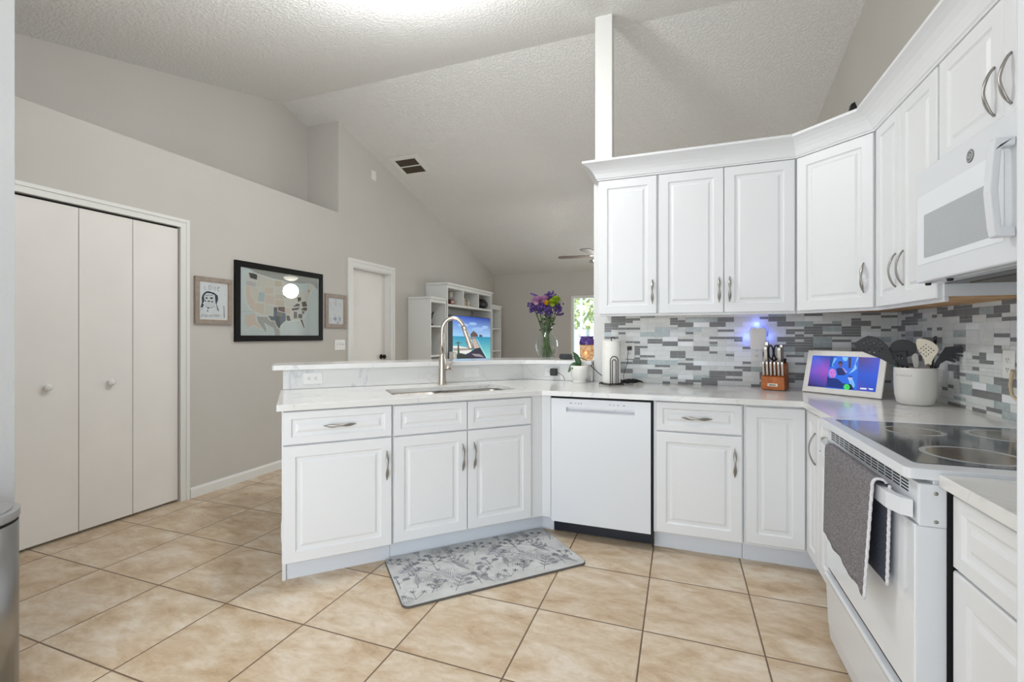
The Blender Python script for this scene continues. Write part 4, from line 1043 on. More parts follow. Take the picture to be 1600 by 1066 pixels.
def wing(o, s, fl):
    ink.poly([clampm((o[0]+fl*x*s, o[1]+y*s)) for x, y in ((0, 0), (-1, .05), (-.95, .35), (-.55, .62), (-.15, .35))], (178, 180, 184))
    for i in range(5): st([(o[0], o[1]), (o[0]+fl*s*-(.9-.13*i), o[1]+s*(.08+.12*i))], .0018, D2)
    st([o, (o[0]+.45*s*fl, o[1]-.35*s), (o[0]+.85*s*fl, o[1]-.75*s)], .004, D2)
for gx in range(2):
    X = gx*.49
    umbel((X+.23, .26), .17); umbel((X+.40, .04), .10); star((X+.07, .04), .07); star((X+.12, .36), .08); star((X+.34, .30), .09)
    fern((X+.30, .10), 1.9, .20); twig((X+.26, .03), 1.0, .15); twig((X+.43, .22), 2.1, .16); daisy((X+.30, .225), .04); daisy((X+.45, .42), .035)
    wing((X+.15, .30), .11, 1); umbel((X+.02, .16), .11); fern((X+.47, .33), 1.2, .16); star((X+.20, .10), .06); twig((X+.06, .24), .7, .12); daisy((X+.14, .20), .03); star((X+.41, .40), .06)
for gx in range(2):
    X = gx*.49
    for (a, b, k) in ((.03, .42, 0), (.18, .44, 1), (.28, .47, 2), (.36, .38, 3), (.44, .12, 0), (.10, .13, 1), (.33, .16, 2), (.05, .31, 3), (.24, .36, 0), (.47, .03, 1), (.15, .06, 3), (.39, .20, 1), (.20, .20, 2), (.02, .05, 2)):
        o = (X+a, b)
        if k == 0: star(o, .06)
        elif k == 1: fern(o, 1.2+a*2, .14)
        elif k == 2: daisy(o, .036)
        else: twig(o, .6+a*3, .12)
for i in range(90):
    o = (q.uniform(.03, ML-.03), q.uniform(.03, MW_-.05)); a = q.uniform(0, PI)
    st([o, pv(o, a, .03), pv(o, a+.5, .055)], .002, D3)
    if i % 3 == 0: ink.poly([clampm((o[0]+.007*math.cos(t), o[1]+.006*math.sin(t))) for t in [j*PI/3 for j in range(6)]], D2)
ink.build('flower_print', 'ink', mt, flip=False)

# ------------------------------------------------------------------ pictures on the left wall (facing +x)
M['ink_tv'] = ink_mat('tv_screen_image', 1.0); M['ink_screen'] = ink_mat('digital_frame_image', .85)
M['frame_black'] = plain('black_picture_frame', (14, 13, 12), .5, grain=(2, 20), Specular_IOR_Level=.2); M['frame_taupe'] = plain('taupe_wood_frame', (156, 142, 130), .5, grain=(7, 30))
M['paper'] = plain('cream_mat_board', (226, 222, 212), .8); M['paper_blue'] = plain('pale_blue_drawing_paper', (208, 213, 215), .8, grain=(5, 12)); M['map_sea'] = plain('pale_map_sea', (206, 213, 219), .7, grain=(3, 8))
def framed(name, label, cat, y, z, W, H, fw, fm, back, dp=.020, mat_w=0):
    t = thing(name, label, cat, (XL+.002, y, z), PI/2)
    m = MB(); w2, h2 = W/2, H/2
    for (a, b, c, d) in ((-w2, w2, h2-fw, h2), (-w2, w2, -h2, -h2+fw), (-w2, -w2+fw, -h2+fw, h2-fw), (w2-fw, w2, -h2+fw, h2-fw)): m.box(a, b, -dp, 0, c, d)
    m.build('frame', fm, t, .002)
    MB().box(-w2+fw, w2-fw, -dp*.45, -.001, -h2+fw, h2-fw).build('backing', back, t)
    return t
def prints(t, polys, lines, y, mat='ink', name='print'):
    k = Ink(y=y)
    for c, p in polys: k.poly(p, c)
    for c, wd, p in lines: k.line(p, wd, c)
    return k.build(name, mat, t, flip=False)
t = framed('framed_map', 'large black framed map of states with photos filling some states', 'picture', 3.381, 1.551, 1.022, .694, .052, 'frame_black', 'map_sea')
prints(t, MAP_POLY, MAP_LINE, -.0095, name='map_print')
MB().box(-.458, .458, -.0165, -.0155, -.294, .294).build('glazing', 'pic_glass', t)
t = framed('framed_drawing', 'taupe framed child drawing of a dark haired face reading love mommy', 'picture', 2.685, 1.534, .316, .374, .036, 'frame_taupe', 'paper', .022)
MB().box(-.112, .112, -.0108, -.0100, -.142, .142).build('drawing_paper', 'paper_blue', t)
prints(t, DRAW_POLY, DRAW_LINE, -.0110, name='drawing')
t = framed('framed_drawing', 'taupe framed faint child drawing between the map and the interior door', 'picture', 4.095, 1.523, .326, .366, .042, 'frame_taupe', 'paper', .022)
MB().box(-.112, .105, -.0108, -.0100, -.138, .142).build('drawing_paper', 'paper_blue', t)
prints(t, DRAWB_POLY, DRAWB_LINE, -.0110, name='drawing')
# switches and small wall plates
def toggle_plate(label, x, y, z, rz, n, W, H, name='light_switch'):
    t = thing(name, label, 'light switch', (x, y, z), rz)
    MB().box(-W/2, W/2, -.006, -.0005, -H/2, H/2).build('plate', 'plate', t, .0025)
    for i in range(n):
        cx_ = (i-(n-1)/2)*.046
        MB().box(cx_-.005, cx_+.005, -.016, -.0061, -.004, .018).build('toggle', 'plate', t, .001)
    m = MB()
    for i in range(n):
        cx_ = (i-(n-1)/2)*.046
        for zz in (-.030, .030): m.T = Matrix.Translation((cx_, -.006, zz)) @ Matrix.Rotation(PI/2, 4, 'X'); m.lathe([(.003, 0), (.0025, .001)], seg=8)
    m.build('screws', 'steel', t)
toggle_plate('three gang white light switch beside the interior door', XL+.001, 4.170, 1.152, PI/2, 3, .166, .116)
t = thing('wall_cover_plate', 'small blank white cover plate high on the grey wall', 'wall plate', (XL+.001, 4.77, 3.228), PI/2)
MB().box(-.045, .045, -.007, -.0005, -.058, .058).build('plate', 'plate', t, .003); MB().box(-.02, .02, -.009, -.0071, -.03, .03).build('insert', 'plate', t, .001)

# ------------------------------------------------------------------ outlets
def outlet(label, loc, rz, flat=False, dp=0):
    """duplex receptacle; flat=True lies on its side"""
    t = thing('wall_outlet', label, 'outlet', loc, rz)
    R = Matrix.Rotation(PI/2, 4, 'Y') if flat else Matrix.Identity(4)
    MB(R).box(-.036, .036, -.006, -.0005, -.0585, .0585).build('plate', 'plate', t, .0025)
    for zz in (-.0195, .0195):
        o = MB(R).prism(rrect(-.0165, .0165, zz-.0145, zz+.0145, .008, 3), -.0078, -.0061, 'y').build('socket', 'plate', t)
        MB(R).box(-.0075, -.0050, -.0084, -.0079, zz-.004, zz+.006).box(.0050, .0075, -.0084, -.0079, zz-.003, zz+.006).box(-.002, .002, -.0084, -.0079, zz-.011, zz-.0065).build('slots', 'slot', o)
    return t
MY = 3.4775                       # face of the mosaic on the back wall
q = tk(.097, -3.2525)
outlet('white outlet lying sideways in the quartz upstand near the bar end', (q[0], q[1], .978), PI/4, True)
q = tk(1.19, -3.2525)
t = thing('wall_cover_plate', 'blank white cover plate in the quartz upstand right of the faucet', 'wall plate', (q[0], q[1], .980), PI/4)
MB().box(-.058, .058, -.006, -.0005, -.036, .036).build('plate', 'plate', t, .0025); MB().box(-.006, .006, -.0075, -.0061, -.003, .003).build('centre_dot', 'appl_grey', t)
outlet('white outlet in the curved quartz upstand behind the small pot plant', (-.925, 3.4465, .978), 0, True)
outlet('white outlet in the mosaic behind the paper towel holder', (-.348, MY, 1.143), 0)
outlet('white outlet under the glowing plug-in device', (.480, MY, 1.140), 0)
outlet('white outlet in the mosaic at the right edge behind the range', (1.2497, 2.445, 1.137), -PI/2)
outlet('white outlet low on the end panel of the peninsula', (*tk(-.0665, -2.80), .20), PI/4-PI/2)

M['white_plastic'] = plain('soft_white_plastic', (236, 234, 232), .3)
M['blue_led'] = emitter('blue_led_strip', (40, 70, 255), 14)
t = thing('plug_in_device', 'white plug-in night light glowing blue on the mosaic', 'night light', (.482, MY, 1.160))
MB().prism([(-.048, .018), (-.030, 0), (.030, 0), (.048, .018), (.050, .128), (.040, .146), (.020, .150), (0, .141), (-.020, .150), (-.040, .146), (-.050, .128)], -.058, -.012, 'y').build('housing', 'white_plastic', t, .006, 3)
MB().box(-.036, .036, -.0118, -.0090, .03, .135).build('light_strip', 'blue_led', t)
lb = light('night_light_glow', 'POINT', (.482, MY-.030, 1.330), .10, (.12, .20, 1.0), radius=.01)
lb2 = light('night_light_glow', 'POINT', (.550, MY-.030, 1.245), .07, (.12, .20, 1.0), radius=.01)
lb3 = light('night_light_glow', 'POINT', (.414, MY-.030, 1.245), .07, (.12, .20, 1.0), radius=.01)

# ------------------------------------------------------------------ knife block, knives
M['block'] = plain('orange_stained_wood', (176, 98, 44), .45, grain=(14, 18)); M['handle_steel'] = plain('satin_knife_steel', (204, 200, 192), .3, .85)
kb = thing('knife_block', 'orange wooden knife block on the worktop in front of the night light', 'knife block', (.560, 3.318, CT1+.0005), math.radians(-20))
MB().prism([(-.062, .004), (.016, .004), (-.012, .098), (-.068, .082)], -.064, .064, 'x').build('steak_block', 'block', kb, .003)
MB().prism([(.0165, .004), (.098, .004), (.112, .02), (.070, .175), (-.022, .152), (-.0115, .0985)], -.062, .062, 'x').build('main_block', 'block', kb, .003)
MB().box(-.050, .050, -.05, .09, 0, .0038).build('foot_pad', 'black', kb)
sl = math.atan2(-.006, .078)
pl = MB(Matrix.Translation((0, -.0637, .035))).box(-.028, .028, -.003, -.001, -.009, .009).build('name_plate', plain('pewter_name_plate', (188, 176, 160), .35, .6), kb)
MB(Matrix.Translation((0, -.0669, .035))).box(-.018, .018, -.0004, 0, -.003, .002).build('engraving', 'slot', pl)
KM = Matrix.Translation((.560, 3.318, CT1+.0005)) @ Matrix.Rotation(math.radians(-20), 4, 'Z')
def knife(label, x, y, z, L, wd, th, mats, group=None, name='knife', lean=.24):
    p = KM @ Vector((x, y, z)); t = thing(name, label, 'knife', p, math.radians(-20), group)
    T = Matrix.Rotation(lean, 4, 'X')
    MB(T).prism([(-wd*.42, 0), (wd*.42, 0), (wd*.5, L*.25), (wd*.42, L*.55), (wd*.52, L*.85), (wd*.3, L), (-wd*.3, L), (-wd*.52, L*.85), (-wd*.5, L*.25)], -th/2, th/2, 'x').build('handle', mats[0], t, .002)
    MB(T).box(-th/2-.0006, th/2+.0006, wd*.18, wd*.54, L*.06, L*.9).build('spine', mats[1], t) if mats[1] else None
    return t
for i in range(6):
    knife('satin steel steak knife handle standing in the front row of the knife block', -.052+i*.0208, -.044, .0935, .088, .017, .012, ('handle_steel', 'black'), 'steak knives in the front of the block', lean=.20)
knife('steel and black chef knife handle at the back left of the knife block', -.046, .040, .1685, .140, .026, .019, ('handle_steel', 'black'), lean=.24)
knife('thick steel knife handle in front of the chef knife at block left', -.046, -.002, .1575, .118, .024, .019, ('handle_steel', 'black'), lean=.20)
knife('steel ended carving knife handle at the right of the black scissors', .028, .005, .159, .112, .026, .020, ('handle_steel', 'black'), lean=.20)
knife('slim steel knife handle behind the carving knife', .034, .044, .1695, .118, .02, .016, ('handle_steel', 'black'), lean=.24)
p = KM @ Vector((-.006, .020, .1635)); t = thing('kitchen_scissors', 'black looped kitchen scissors standing in the knife block', 'scissors', p, math.radians(-20))
T = Matrix.Rotation(.22, 4, 'X')
for s in (-1, 1):
    MB(T).tube([(s*.004, 0, 0), (s*.004, 0, .02)] + [(s*(.016+.014*math.sin(a)), 0, .075-.045*math.cos(a)) for a in [i*2*PI/14 for i in range(1, 14)]] + [(s*.006, 0, .022)], .0048, 8).build('loop', 'black', t)
t = thing('honing_steel', 'black honing rod knob in the rear slot of the knife block', 'honing steel', KM @ Vector((.050, .050, .1705)), math.radians(-20))
MB(T).lathe([(.006, 0), (.0065, .012), (.009, .018), (.007, .026)], seg=12).build('knob', 'black', t)

# ------------------------------------------------------------------ digital photo frame
M['frame_white'] = plain('white_frame_plastic', (238, 236, 230), .35)
df = thing('digital_photo_frame', 'white digital photo frame showing a blue lit family photo', 'digital frame', (.697, 3.268, CT1+.0008), math.atan2(-.279, .31))
TL = Matrix.Translation((0, 0, .004)) @ Matrix.Rotation(math.radians(-16), 4, 'X')
FW, FH = .415, .258
MB(TL).box(0, FW, 0, .012, 0, FH).build('bezel', 'frame_white', df, .004)
MB(TL).box(.03, FW-.03, .0122, .030, .03, FH-.04).build('back_case', 'frame_white', df, .004)
MB().prism([(.05, 0), (.115, 0), (.062, .12)], FW/2-.02, FW/2+.02, 'x').build('stand_leg', 'frame_white', df, .002)
x0, x1, z0, z1 = .031, FW-.031, .033, FH-.033
ink = Ink(TL, y=-.0006)
def fx(p): return (x0+p[0]*(x1-x0), z0+p[1]*(z1-z0))
ink.poly([fx(p) for p in ((0, 0), (.14, 0), (.30, 0), (.30, .5), (.30, 1), (0, 1), (0, .5))], [(40, 20, 90), (60, 40, 110), (50, 60, 150), (170, 80, 200), (10, 60, 160), (30, 110, 230), (120, 90, 210)])
ink.poly([fx(p) for p in ((.70, 0), (1, 0), (1, .5), (1, 1), (.70, 1), (.70, .5))], [(90, 80, 190), (40, 80, 200), (45, 90, 225), (60, 70, 200), (80, 50, 120), (40, 90, 210)])
for c, p in FRAME_POLY: ink.poly([fx(a) for a in p], c)
ink.build('screen', 'ink_screen', df, flip=False)

# ------------------------------------------------------------------ utensil crock and utensils
M['ceramic_white'] = plain('satin_white_stoneware', (228, 226, 220), .3, grain=(2, 6))
CX, CYY = 1.094, 2.842
cr = thing('utensil_crock', 'white stoneware utensil crock in the corner of the worktop', 'crock', (CX, CYY, CT1+.0005))
MB().lathe([(.060, 0), (.072, .008), (.081, .05), (.084, .11), (.084, .165), (.0835, .182), (.0810, .184), (.078, .178), (.076, .06), (.067, .012), (.001, .010)], seg=40, cap1=False).build('pot', 'ceramic_white', cr)
fcu = bpy.data.curves.new('lettering', 'FONT'); fcu.body = 'U T E N S I L S'; fcu.size = .012; fcu.extrude = 0; fcu.align_x = 'CENTER'
fo = bpy.data.objects.new('lettering', fcu); C.objects.link(fo)
dg = bpy.context.evaluated_depsgraph_get(); fm = bpy.data.meshes.new_from_object(fo.evaluated_get(dg)); bpy.data.objects.remove(fo)
for vtx in fm.vertices:
    a = math.radians(216) + vtx.co.x/.0840; vtx.co = Vector((.0847*math.cos(a), .0847*math.sin(a), .142+vtx.co.y))
fm.materials.clear(); fm.materials.append(plain('stamped_grey_ink', (138, 132, 124), .7))
lo = bpy.data.objects.new('lettering', fm); C.objects.link(lo); lo.parent = cr
M['nylon'] = plain('black_nylon', (18, 19, 20), .45); M['beige'] = plain('cream_silicone', (228, 220, 200), .5); M['teal'] = plain('dark_teal_silicone', (24, 108, 96), .45); M['slate'] = plain('dark_slate_silicone', (26, 28, 34), .5); M['grey_tool'] = plain('pale_grey_silicone', (176, 174, 170), .5)
VR = Vector((.935, -.355, 0)); VD = Vector((-.355, -.935, 0))        # across / towards the kitchen
def utensil(name, label, outline, holes, mat, th, base, depth, bow=0, hm=None, hr=.006):
    """head drawn in an upright plane above the crock, handle running down into it"""
    o = Vector((CX, CYY, CT1+.0005)); t = thing(name, label, 'utensil', o+Vector((0, 0, .0)))
    T = Matrix(((VR.x, -VD.x, 0, VD.x*depth), (VR.y, -VD.y, 0, VD.y*depth), (0, 0, 1, 0), (0, 0, 0, 1)))
    MB(T).prism(outline, -th/2, th/2, 'y', holes=holes).build('head', mat, t, .0012)
    (ax, az), (bx, bz) = base
    MB(T).tube([(ax, 0, az), ((ax+bx)/2, 0, (az+bz)/2), (bx, 0, bz)], hr, 10).build('handle', hm or mat, t)
    return t
def holes_grid(cx, cz, n, m, px, pz, r, rot):
    H = []
    for i in range(n):
        for j in range(m):
            x = (i-(n-1)/2)*px; z = (j-(m-1)/2)*pz
            a, b = cx+x*math.cos(rot)-z*math.sin(rot), cz+x*math.sin(rot)+z*math.cos(rot)
            H.append([(a+r*math.cos(k*PI/3), b+r*math.sin(k*PI/3)) for k in range(6)])
    return H
def hex_(c, r): return [(c[0]+r*math.cos(k*PI/3), c[1]+r*math.sin(k*PI/3)) for k in range(6)]
utensil('slotted_spatula', 'black perforated spatula leaning left out of the crock', [(-0.2429, 0.3015), (-0.213, 0.3249), (-0.1853, 0.3412), (-0.1575, 0.3356), (-0.1277, 0.3164), (-0.1063, 0.2908), (-0.0956, 0.2609), (-0.0807, 0.2225), (-0.0465, 0.1883), (-0.0892, 0.1947), (-0.1319, 0.2225), (-0.1832, 0.246), (-0.2216, 0.2652), (-0.2387, 0.2865)], [hex_(c, .0036) for c in [(-0.2024, 0.3027), (-0.1866, 0.31), (-0.1716, 0.3185), (-0.152, 0.3151), (-0.1353, 0.3036), (-0.1264, 0.2895), (-0.1255, 0.2737), (-0.1383, 0.2609), (-0.1593, 0.2558), (-0.1797, 0.2575), (-0.2002, 0.266), (-0.2122, 0.2797), (-0.2147, 0.2908), (-0.196, 0.2857), (-0.1759, 0.2972), (-0.161, 0.3036), (-0.1456, 0.2916), (-0.1802, 0.2703), (-0.1584, 0.2716)]], 'nylon', .004, ((-0.0722, 0.2054), (-.02, .03)), .020)
utensil('spatula', 'dark teal spatula handle leaning left in the crock', [(-0.1225, 0.2729), (-0.1127, 0.2716), (-0.0713, 0.1926), (-0.0722, 0.1858), (-0.0841, 0.1858)], [], 'teal', .010, ((-0.0786, 0.1926), (-.015, .04)), .014, hr=.0055)
lx, lz = (-0.0465, 0.2771)
utensil('ladle', 'black ladle bowl standing behind the cream skimmer', [(lx+.0520*math.cos(a), lz+.0450*math.sin(a)) for a in [i*2*PI/24 for i in range(24)]], [], 'nylon', .012, ((lx+.004, lz-.040), (.004, .03)), -.020)
utensil('slotted_turner', 'black slotted turner low between spatula and ladle', [(-0.0956, 0.2545), (-0.0337, 0.2652), (-0.0273, 0.1883), (-0.0722, 0.1862)], [[(-0.0841, 0.2438), (-0.079, 0.2447), (-0.0696, 0.2216), (-0.0747, 0.2199)], [(-0.07, 0.2455), (-0.0649, 0.2464), (-0.0572, 0.2225), (-0.0623, 0.2208)], [(-0.0576, 0.246), (-0.0521, 0.2468), (-0.0457, 0.2259), (-0.0508, 0.2242)]], 'slate', .004, ((-0.0508, 0.1926), (.0, .03)), .015)
utensil('silicone_spoon', 'small pale grey silicone spoon beside the cream skimmer', [(-0.0145, 0.2353), (-0.0081, 0.2502), (0.0025, 0.2566), (0.0111, 0.246), (0.0132, 0.2097), (0.0115, 0.1858), (-0.0047, 0.1858)], [], 'grey_tool', .008, ((0.0034, 0.1883), (.01, .03)), .040, hr=.006)
utensil('skimmer', 'cream perforated silicone skimmer in the middle of the crock', [(0.0047, 0.3228), (0.0132, 0.3271), (0.0346, 0.3249), (0.058, 0.3143), (0.0773, 0.2951), (0.0837, 0.278), (0.0794, 0.2609), (0.0687, 0.2396), (0.0602, 0.2182), (0.058, 0.2011), (0.0346, 0.2011), (0.0324, 0.2225), (0.0196, 0.2524), (0.0068, 0.278), (0.0025, 0.3036)], [hex_(c, .0030) for c in [(0.0388, 0.2975), (0.0298, 0.2884), (0.0207, 0.2794), (0.0117, 0.2703), (0.0479, 0.2884), (0.0388, 0.2794), (0.0298, 0.2703), (0.0207, 0.2612), (0.0569, 0.2794), (0.0479, 0.2703), (0.0388, 0.2612), (0.0298, 0.2522), (0.066, 0.2703), (0.0569, 0.2612), (0.0479, 0.2522), (0.0388, 0.2431)]], 'beige', .005, ((0.0465, 0.2054), (.03, .03)), .052, hm='steel', hr=.006)
kx, kz = (0.0751, 0.3292)
utensil('whisk_handle', 'black round-ended handle rising behind the cream skimmer', [(kx+.008*math.cos(a), kz+.011*math.sin(a)) for a in [i*PI/6 for i in range(12)]], [], 'nylon', .012, ((kx, kz-.004), (.045, .04)), -.030)
utensil('pasta_server', 'black pronged pasta server leaning right out of the crock', [(0.0644, 0.1883), (0.0773, 0.2225), (0.0986, 0.2652), (0.1071, 0.2865), (0.1626, 0.2942), (0.1635, 0.2874), (0.137, 0.2831), (0.1763, 0.2844), (0.1763, 0.278), (0.1456, 0.2716), (0.178, 0.2694), (0.178, 0.2626), (0.1434, 0.2575), (0.1703, 0.249), (0.1686, 0.2421), (0.1392, 0.246), (0.1562, 0.2336), (0.1541, 0.2268), (0.1242, 0.2374), (0.1456, 0.2191), (0.1413, 0.2131), (0.1114, 0.2225), (0.0901, 0.2054), (0.0858, 0.1862)], [], 'slate', .006, ((0.0751, 0.1926), (.04, .03)), .008, hr=.007)

# ------------------------------------------------------------------ paper towel, small plant, cables
PX, PYY = -.452, 3.270
hl = thing('paper_towel_holder', 'dark wire paper towel holder on the worktop by the wall end', 'paper towel holder', (PX, PYY, CT1+.0005))
MB().tube([(.082*math.cos(a), .082*math.sin(a), .010) for a in [i*2*PI/28 for i in range(28)]], .0035, 8, closed=True).build('base_ring', 'wire', hl)
m = MB().tube([(-.08, 0, .010), (.08, 0, .010)], .003, 8).tube([(0, -.08, .010), (0, .08, .010)], .003, 8)
for (x, y) in ((.08, 0), (-.08, 0), (0, .08), (0, -.08)): m.ball((x, y, .006), .006)
m.build('base_bars', 'wire', hl)
MB().tube([(0, 0, .010), (0, 0, .318)] + [(.012-.012*math.cos(a), 0, .318+.014*math.sin(a)) for a in [i*PI/8 for i in range(1, 9)]], .003, 8).build('spindle', 'wire', hl)
for (wd, hh, dd) in ((.026, .19, .0), (.013, .168, .002)):
    MB(Matrix.Translation((.030, -.078-dd, .010)) @ Matrix.Rotation(.35, 4, 'Z')).tube([(-wd, 0, 0), (-wd, 0, hh-wd)] + [(-wd*math.cos(a), 0, hh-wd+wd*math.sin(a)) for a in [i*PI/8 for i in range(1, 8)]] + [(wd, 0, hh-wd), (wd, 0, 0)], .003, 8).build('tension_arm', 'wire', hl)
M['paper_towel'] = plain('embossed_paper_towel', (240, 238, 232), .95, grain=(4, 90))
t = thing('paper_towel_roll', 'white paper towel roll standing on the wire holder', 'paper towel', (PX, PYY, CT1+.016))
MB().lathe([(.022, 0), (.062, 0), (.0635, .004), (.0635, .284), (.062, .288), (.022, .288), (.022, 0)], seg=40, cap0=False, cap1=False).build('roll', 'paper_towel', t)

M['pot'] = plain('glazed_white_pot', (236, 234, 228), .25); M['soil'] = plain('potting_soil', (62, 50, 40), .95, grain=(16, 60)); M['green'] = plain('waxy_green_leaf', (52, 88, 48), .35, grain=(12, 14))
pp = thing('potted_plant', 'small broad leaf plant in a white pot beside the wall end', 'potted plant', (-.690, 3.335, CT1+.0005))
MB().lathe([(.050, 0), (.052, .006), (.044, .014), (.046, .022), (.060, .05), (.064, .09), (.064, .124), (.060, .126), (.058, .11), (.001, .108)], seg=32, cap1=False).build('pot', 'pot', pp)
MB().lathe([(.0575, .111), (.03, .116), (.001, .117)], seg=20, cap0=False).build('soil', 'soil', pp)
def leaf(p0, p1, p2, wd, parent, mat='green', name='leaf'):
    m = MB(); vs = []; n = 8
    for i in range(n+1):
        s = i/n; c = (1-s)**2*Vector(p0)+2*s*(1-s)*Vector(p1)+s*s*Vector(p2)
        d = (2*(1-s)*(Vector(p1)-Vector(p0))+2*s*(Vector(p2)-Vector(p1))).normalized()
        sd = d.cross(Vector((0, -1, .35))).normalized(); ww = wd*(math.sin(PI*(.08+.92*s)**.8)+.05)
        up = sd.cross(d).normalized()
        vs += [c+sd*ww, c-up*ww*.25, c-sd*ww]
    m.add(vs, [f for i in range(n) for f in ((3*i, 3*i+1, 3*i+4, 3*i+3), (3*i+1, 3*i+2, 3*i+5, 3*i+4))], 0, True)
    o = m.build(name, mat, parent); so = o.modifiers.new('thick', 'SOLIDIFY'); so.thickness = .0025; return o
leaf((0, 0, .115), (-.01, -.01, .19), (-.045, -.02, .225), .020, pp)
leaf((0, 0, .115), (-.04, -.02, .15), (-.075, -.04, .075), .024, pp)
leaf((.005, 0, .115), (-.02, -.03, .14), (-.045, -.06, .10), .020, pp)
leaf((0, .01, .115), (.0, .02, .16), (-.03, .03, .20), .015, pp)
MB().tube([(.0, 0, .115), (-.02, 0, .16), (-.055, 0, .19), (-.075, 0, .205)], .002, 6).build('stem', 'green', pp)
t = thing('usb_charger', 'black cube charger plugged into the upstand outlet beside the pot plant', 'charger', (-.903, 3.4370, .978))
MB().box(-.026, .026, -.045, -.0005, -.027, .027).build('cube', 'black', t, .006)
MB().tube([(.026, -.03, 0), (.045, -.035, -.008), (.075, -.03, -.03), (.085, -.02, -.06)], .0022, 6).build('lead', 'black', t)
tag(MB().tube([(-.84, 3.60, 1.085), (-.78, 3.45, 1.10), (-.72, 3.42, 1.095), (-.66, 3.42, 1.075), (-.61, 3.42, 1.02), (-.56, 3.42, .975), (-.53, 3.41, .955)], .003, 8).build('power_cord', 'black'), 'black cord drooping over the bar end behind the pot plant', 'cord')
t = thing('phone_charger', 'black plug with cord in the outlet behind the paper towels', 'charger', (-.348, 3.4690, 1.1625))
MB().box(-.014, .016, -.030, -.0002, -.014, .014).build('plug', 'black', t, .004)
MB().tube([(-.008, -.02, -.014), (-.012, -.024, -.06), (-.010, -.028, -.10), (-.030, -.030, -.16), (-.040, -.030, -.20), (-.036, -.035, -.235)], .002, 6).build('lead', 'black', t)
q = random.Random(5); pts = []
for i in range(70):
    a = i*.62; pts.append((-.330+.085*math.cos(a)*(.5+.5*math.sin(i*.21)), 3.395+.035*math.sin(a)+.006*math.sin(i), CT1+.006+.014*abs(math.sin(i*.37))+.010*(i % 3 == 0)))
tag(MB().tube(pts, .0036, 6).build('coiled_cable', 'black'), 'tangled black charging cable bundle lying against the mosaic', 'cable')
tag(MB().tube([(1.240, 2.41, 1.115), (1.225, 2.385, 1.10), (1.215, 2.375, 1.06), (1.222, 2.38, 1.02), (1.228, 2.35, .998), (1.225, 2.26, .99)], .006, 10).build('beige_cord', plain('beige_cord', (206, 186, 154), .6)), 'beige thick cord hanging from the right edge outlet', 'cord')

# ------------------------------------------------------------------ on the raised bar
BZ = 1.0685
M['water'] = E_clear('vase_water', (226, 236, 222), gloss=.12)
VX, VY = -1.012, 3.60
vs_ = thing('glass_vase', 'clear round bellied glass vase on the raised bar', 'vase', (VX, VY, BZ))
MB().lathe([(.045, .0), (.052, .004), (.078, .05), (.090, .10), (.084, .15), (.060, .195), (.042, .225), (.040, .245), (.050, .275), (.055, .29)], seg=36, cap1=False).build('glass', 'vase', vs_)
M['stem'] = plain('flower_stem_green', (84, 104, 58), .6, grain=(14, 20)); M['statice'] = plain('deep_purple_petals', (74, 50, 112), .7, grain=(16, 60)); M['pinkmum'] = plain('lilac_pink_petals', (190, 144, 180), .7, grain=(10, 40)); M['yellow'] = plain('golden_petals', (226, 172, 40), .7, grain=(12, 40)); M['lime'] = plain('lime_green_petals', (160, 182, 44), .7, grain=(12, 40)); M['leafd'] = plain('dark_flower_leaf', (58, 72, 44), .6, grain=(10, 20))
def flower(label, tx, ty, tz, kind, seed, group=None):
    q = random.Random(seed)
    t = thing({'statice': 'statice_sprig', 'spike': 'flower_spike', 'yellow': 'yellow_daisy'}.get(kind, 'chrysanthemum'), label, 'flower', (VX, VY, BZ+.012), 0, group)
    bx, by = -tx*.25+q.uniform(-.034, .034), -ty*.2+q.uniform(-.03, .03)
    P0, P1, P2 = Vector((bx, by, 0)), Vector((tx*.24, ty*.24, .22)), Vector((tx, ty, tz))
    pts = [(1-s)**2*P0+2*s*(1-s)*P1+s*s*P2 for s in [i/8 for i in range(9)]]
    MB().tube(pts, [.0042]*6+[.0036, .003, .0028], 7).build('stem', 'stem', t)
    m = MB()
    if kind == 'statice':
        for i in range(24):
            c = P2+Vector((q.gauss(0, .017), q.gauss(0, .015), q.gauss(-.006, .019))); m.ball(c, q.uniform(.008, .013), 6)
        m.build('blossom', 'statice', t)
    elif kind == 'spike':
        d = Vector((-.85, 0, .35)).normalized()
        for i in range(12): m.ball(P2+d*.005*i, .010*(1-.03*i), 7)
        m.build('blossom', 'statice', t)
    else:
        R_ = {'mum': .058, 'lime': .050, 'yellow': .030}[kind]
        for k in range(7):
            el = k*.22
            for j in range(18):
                a = j*2*PI/18+k*.17; r = R_*math.cos(el)*(.96 if k else 1)
                d = Vector((math.cos(a)*math.cos(el), math.sin(a)*math.cos(el), math.sin(el)*.8)); c = P2+d*R_*.5; e = P2+d*R_+Vector((0, 0, -.004*(6-k)*.3)); sd = d.cross(Vector((0, 0, 1))).normalized()*R_*.13
                m.add([c-sd*.6, c+sd*.6, e+sd, e+d*.004, e-sd], [(0, 1, 2, 3, 4)])
        m.ball(P2, R_*.55, 8); m.build('blossom', {'mum': 'pinkmum', 'lime': 'lime', 'yellow': 'yellow'}[kind], t)
    for k in range(3):
        i = q.choice((4, 5, 6)); a = q.uniform(0, 6.28); p = pts[i]
        leaf(p, p+Vector((.02*math.cos(a), .02*math.sin(a), .02)), p+Vector((.035*math.cos(a), .035*math.sin(a), .012)), .006, t, 'leafd')
flower('lilac pink chrysanthemum at the left front of the bouquet', -.072, -.03, .445, 'mum', 1)
flower('smaller lilac pink chrysanthemum near the middle of the bouquet', -.018, -.01, .452, 'mum', 2)
flower('lime green chrysanthemum at the right of the bouquet', .078, -.005, .452, 'lime', 3)
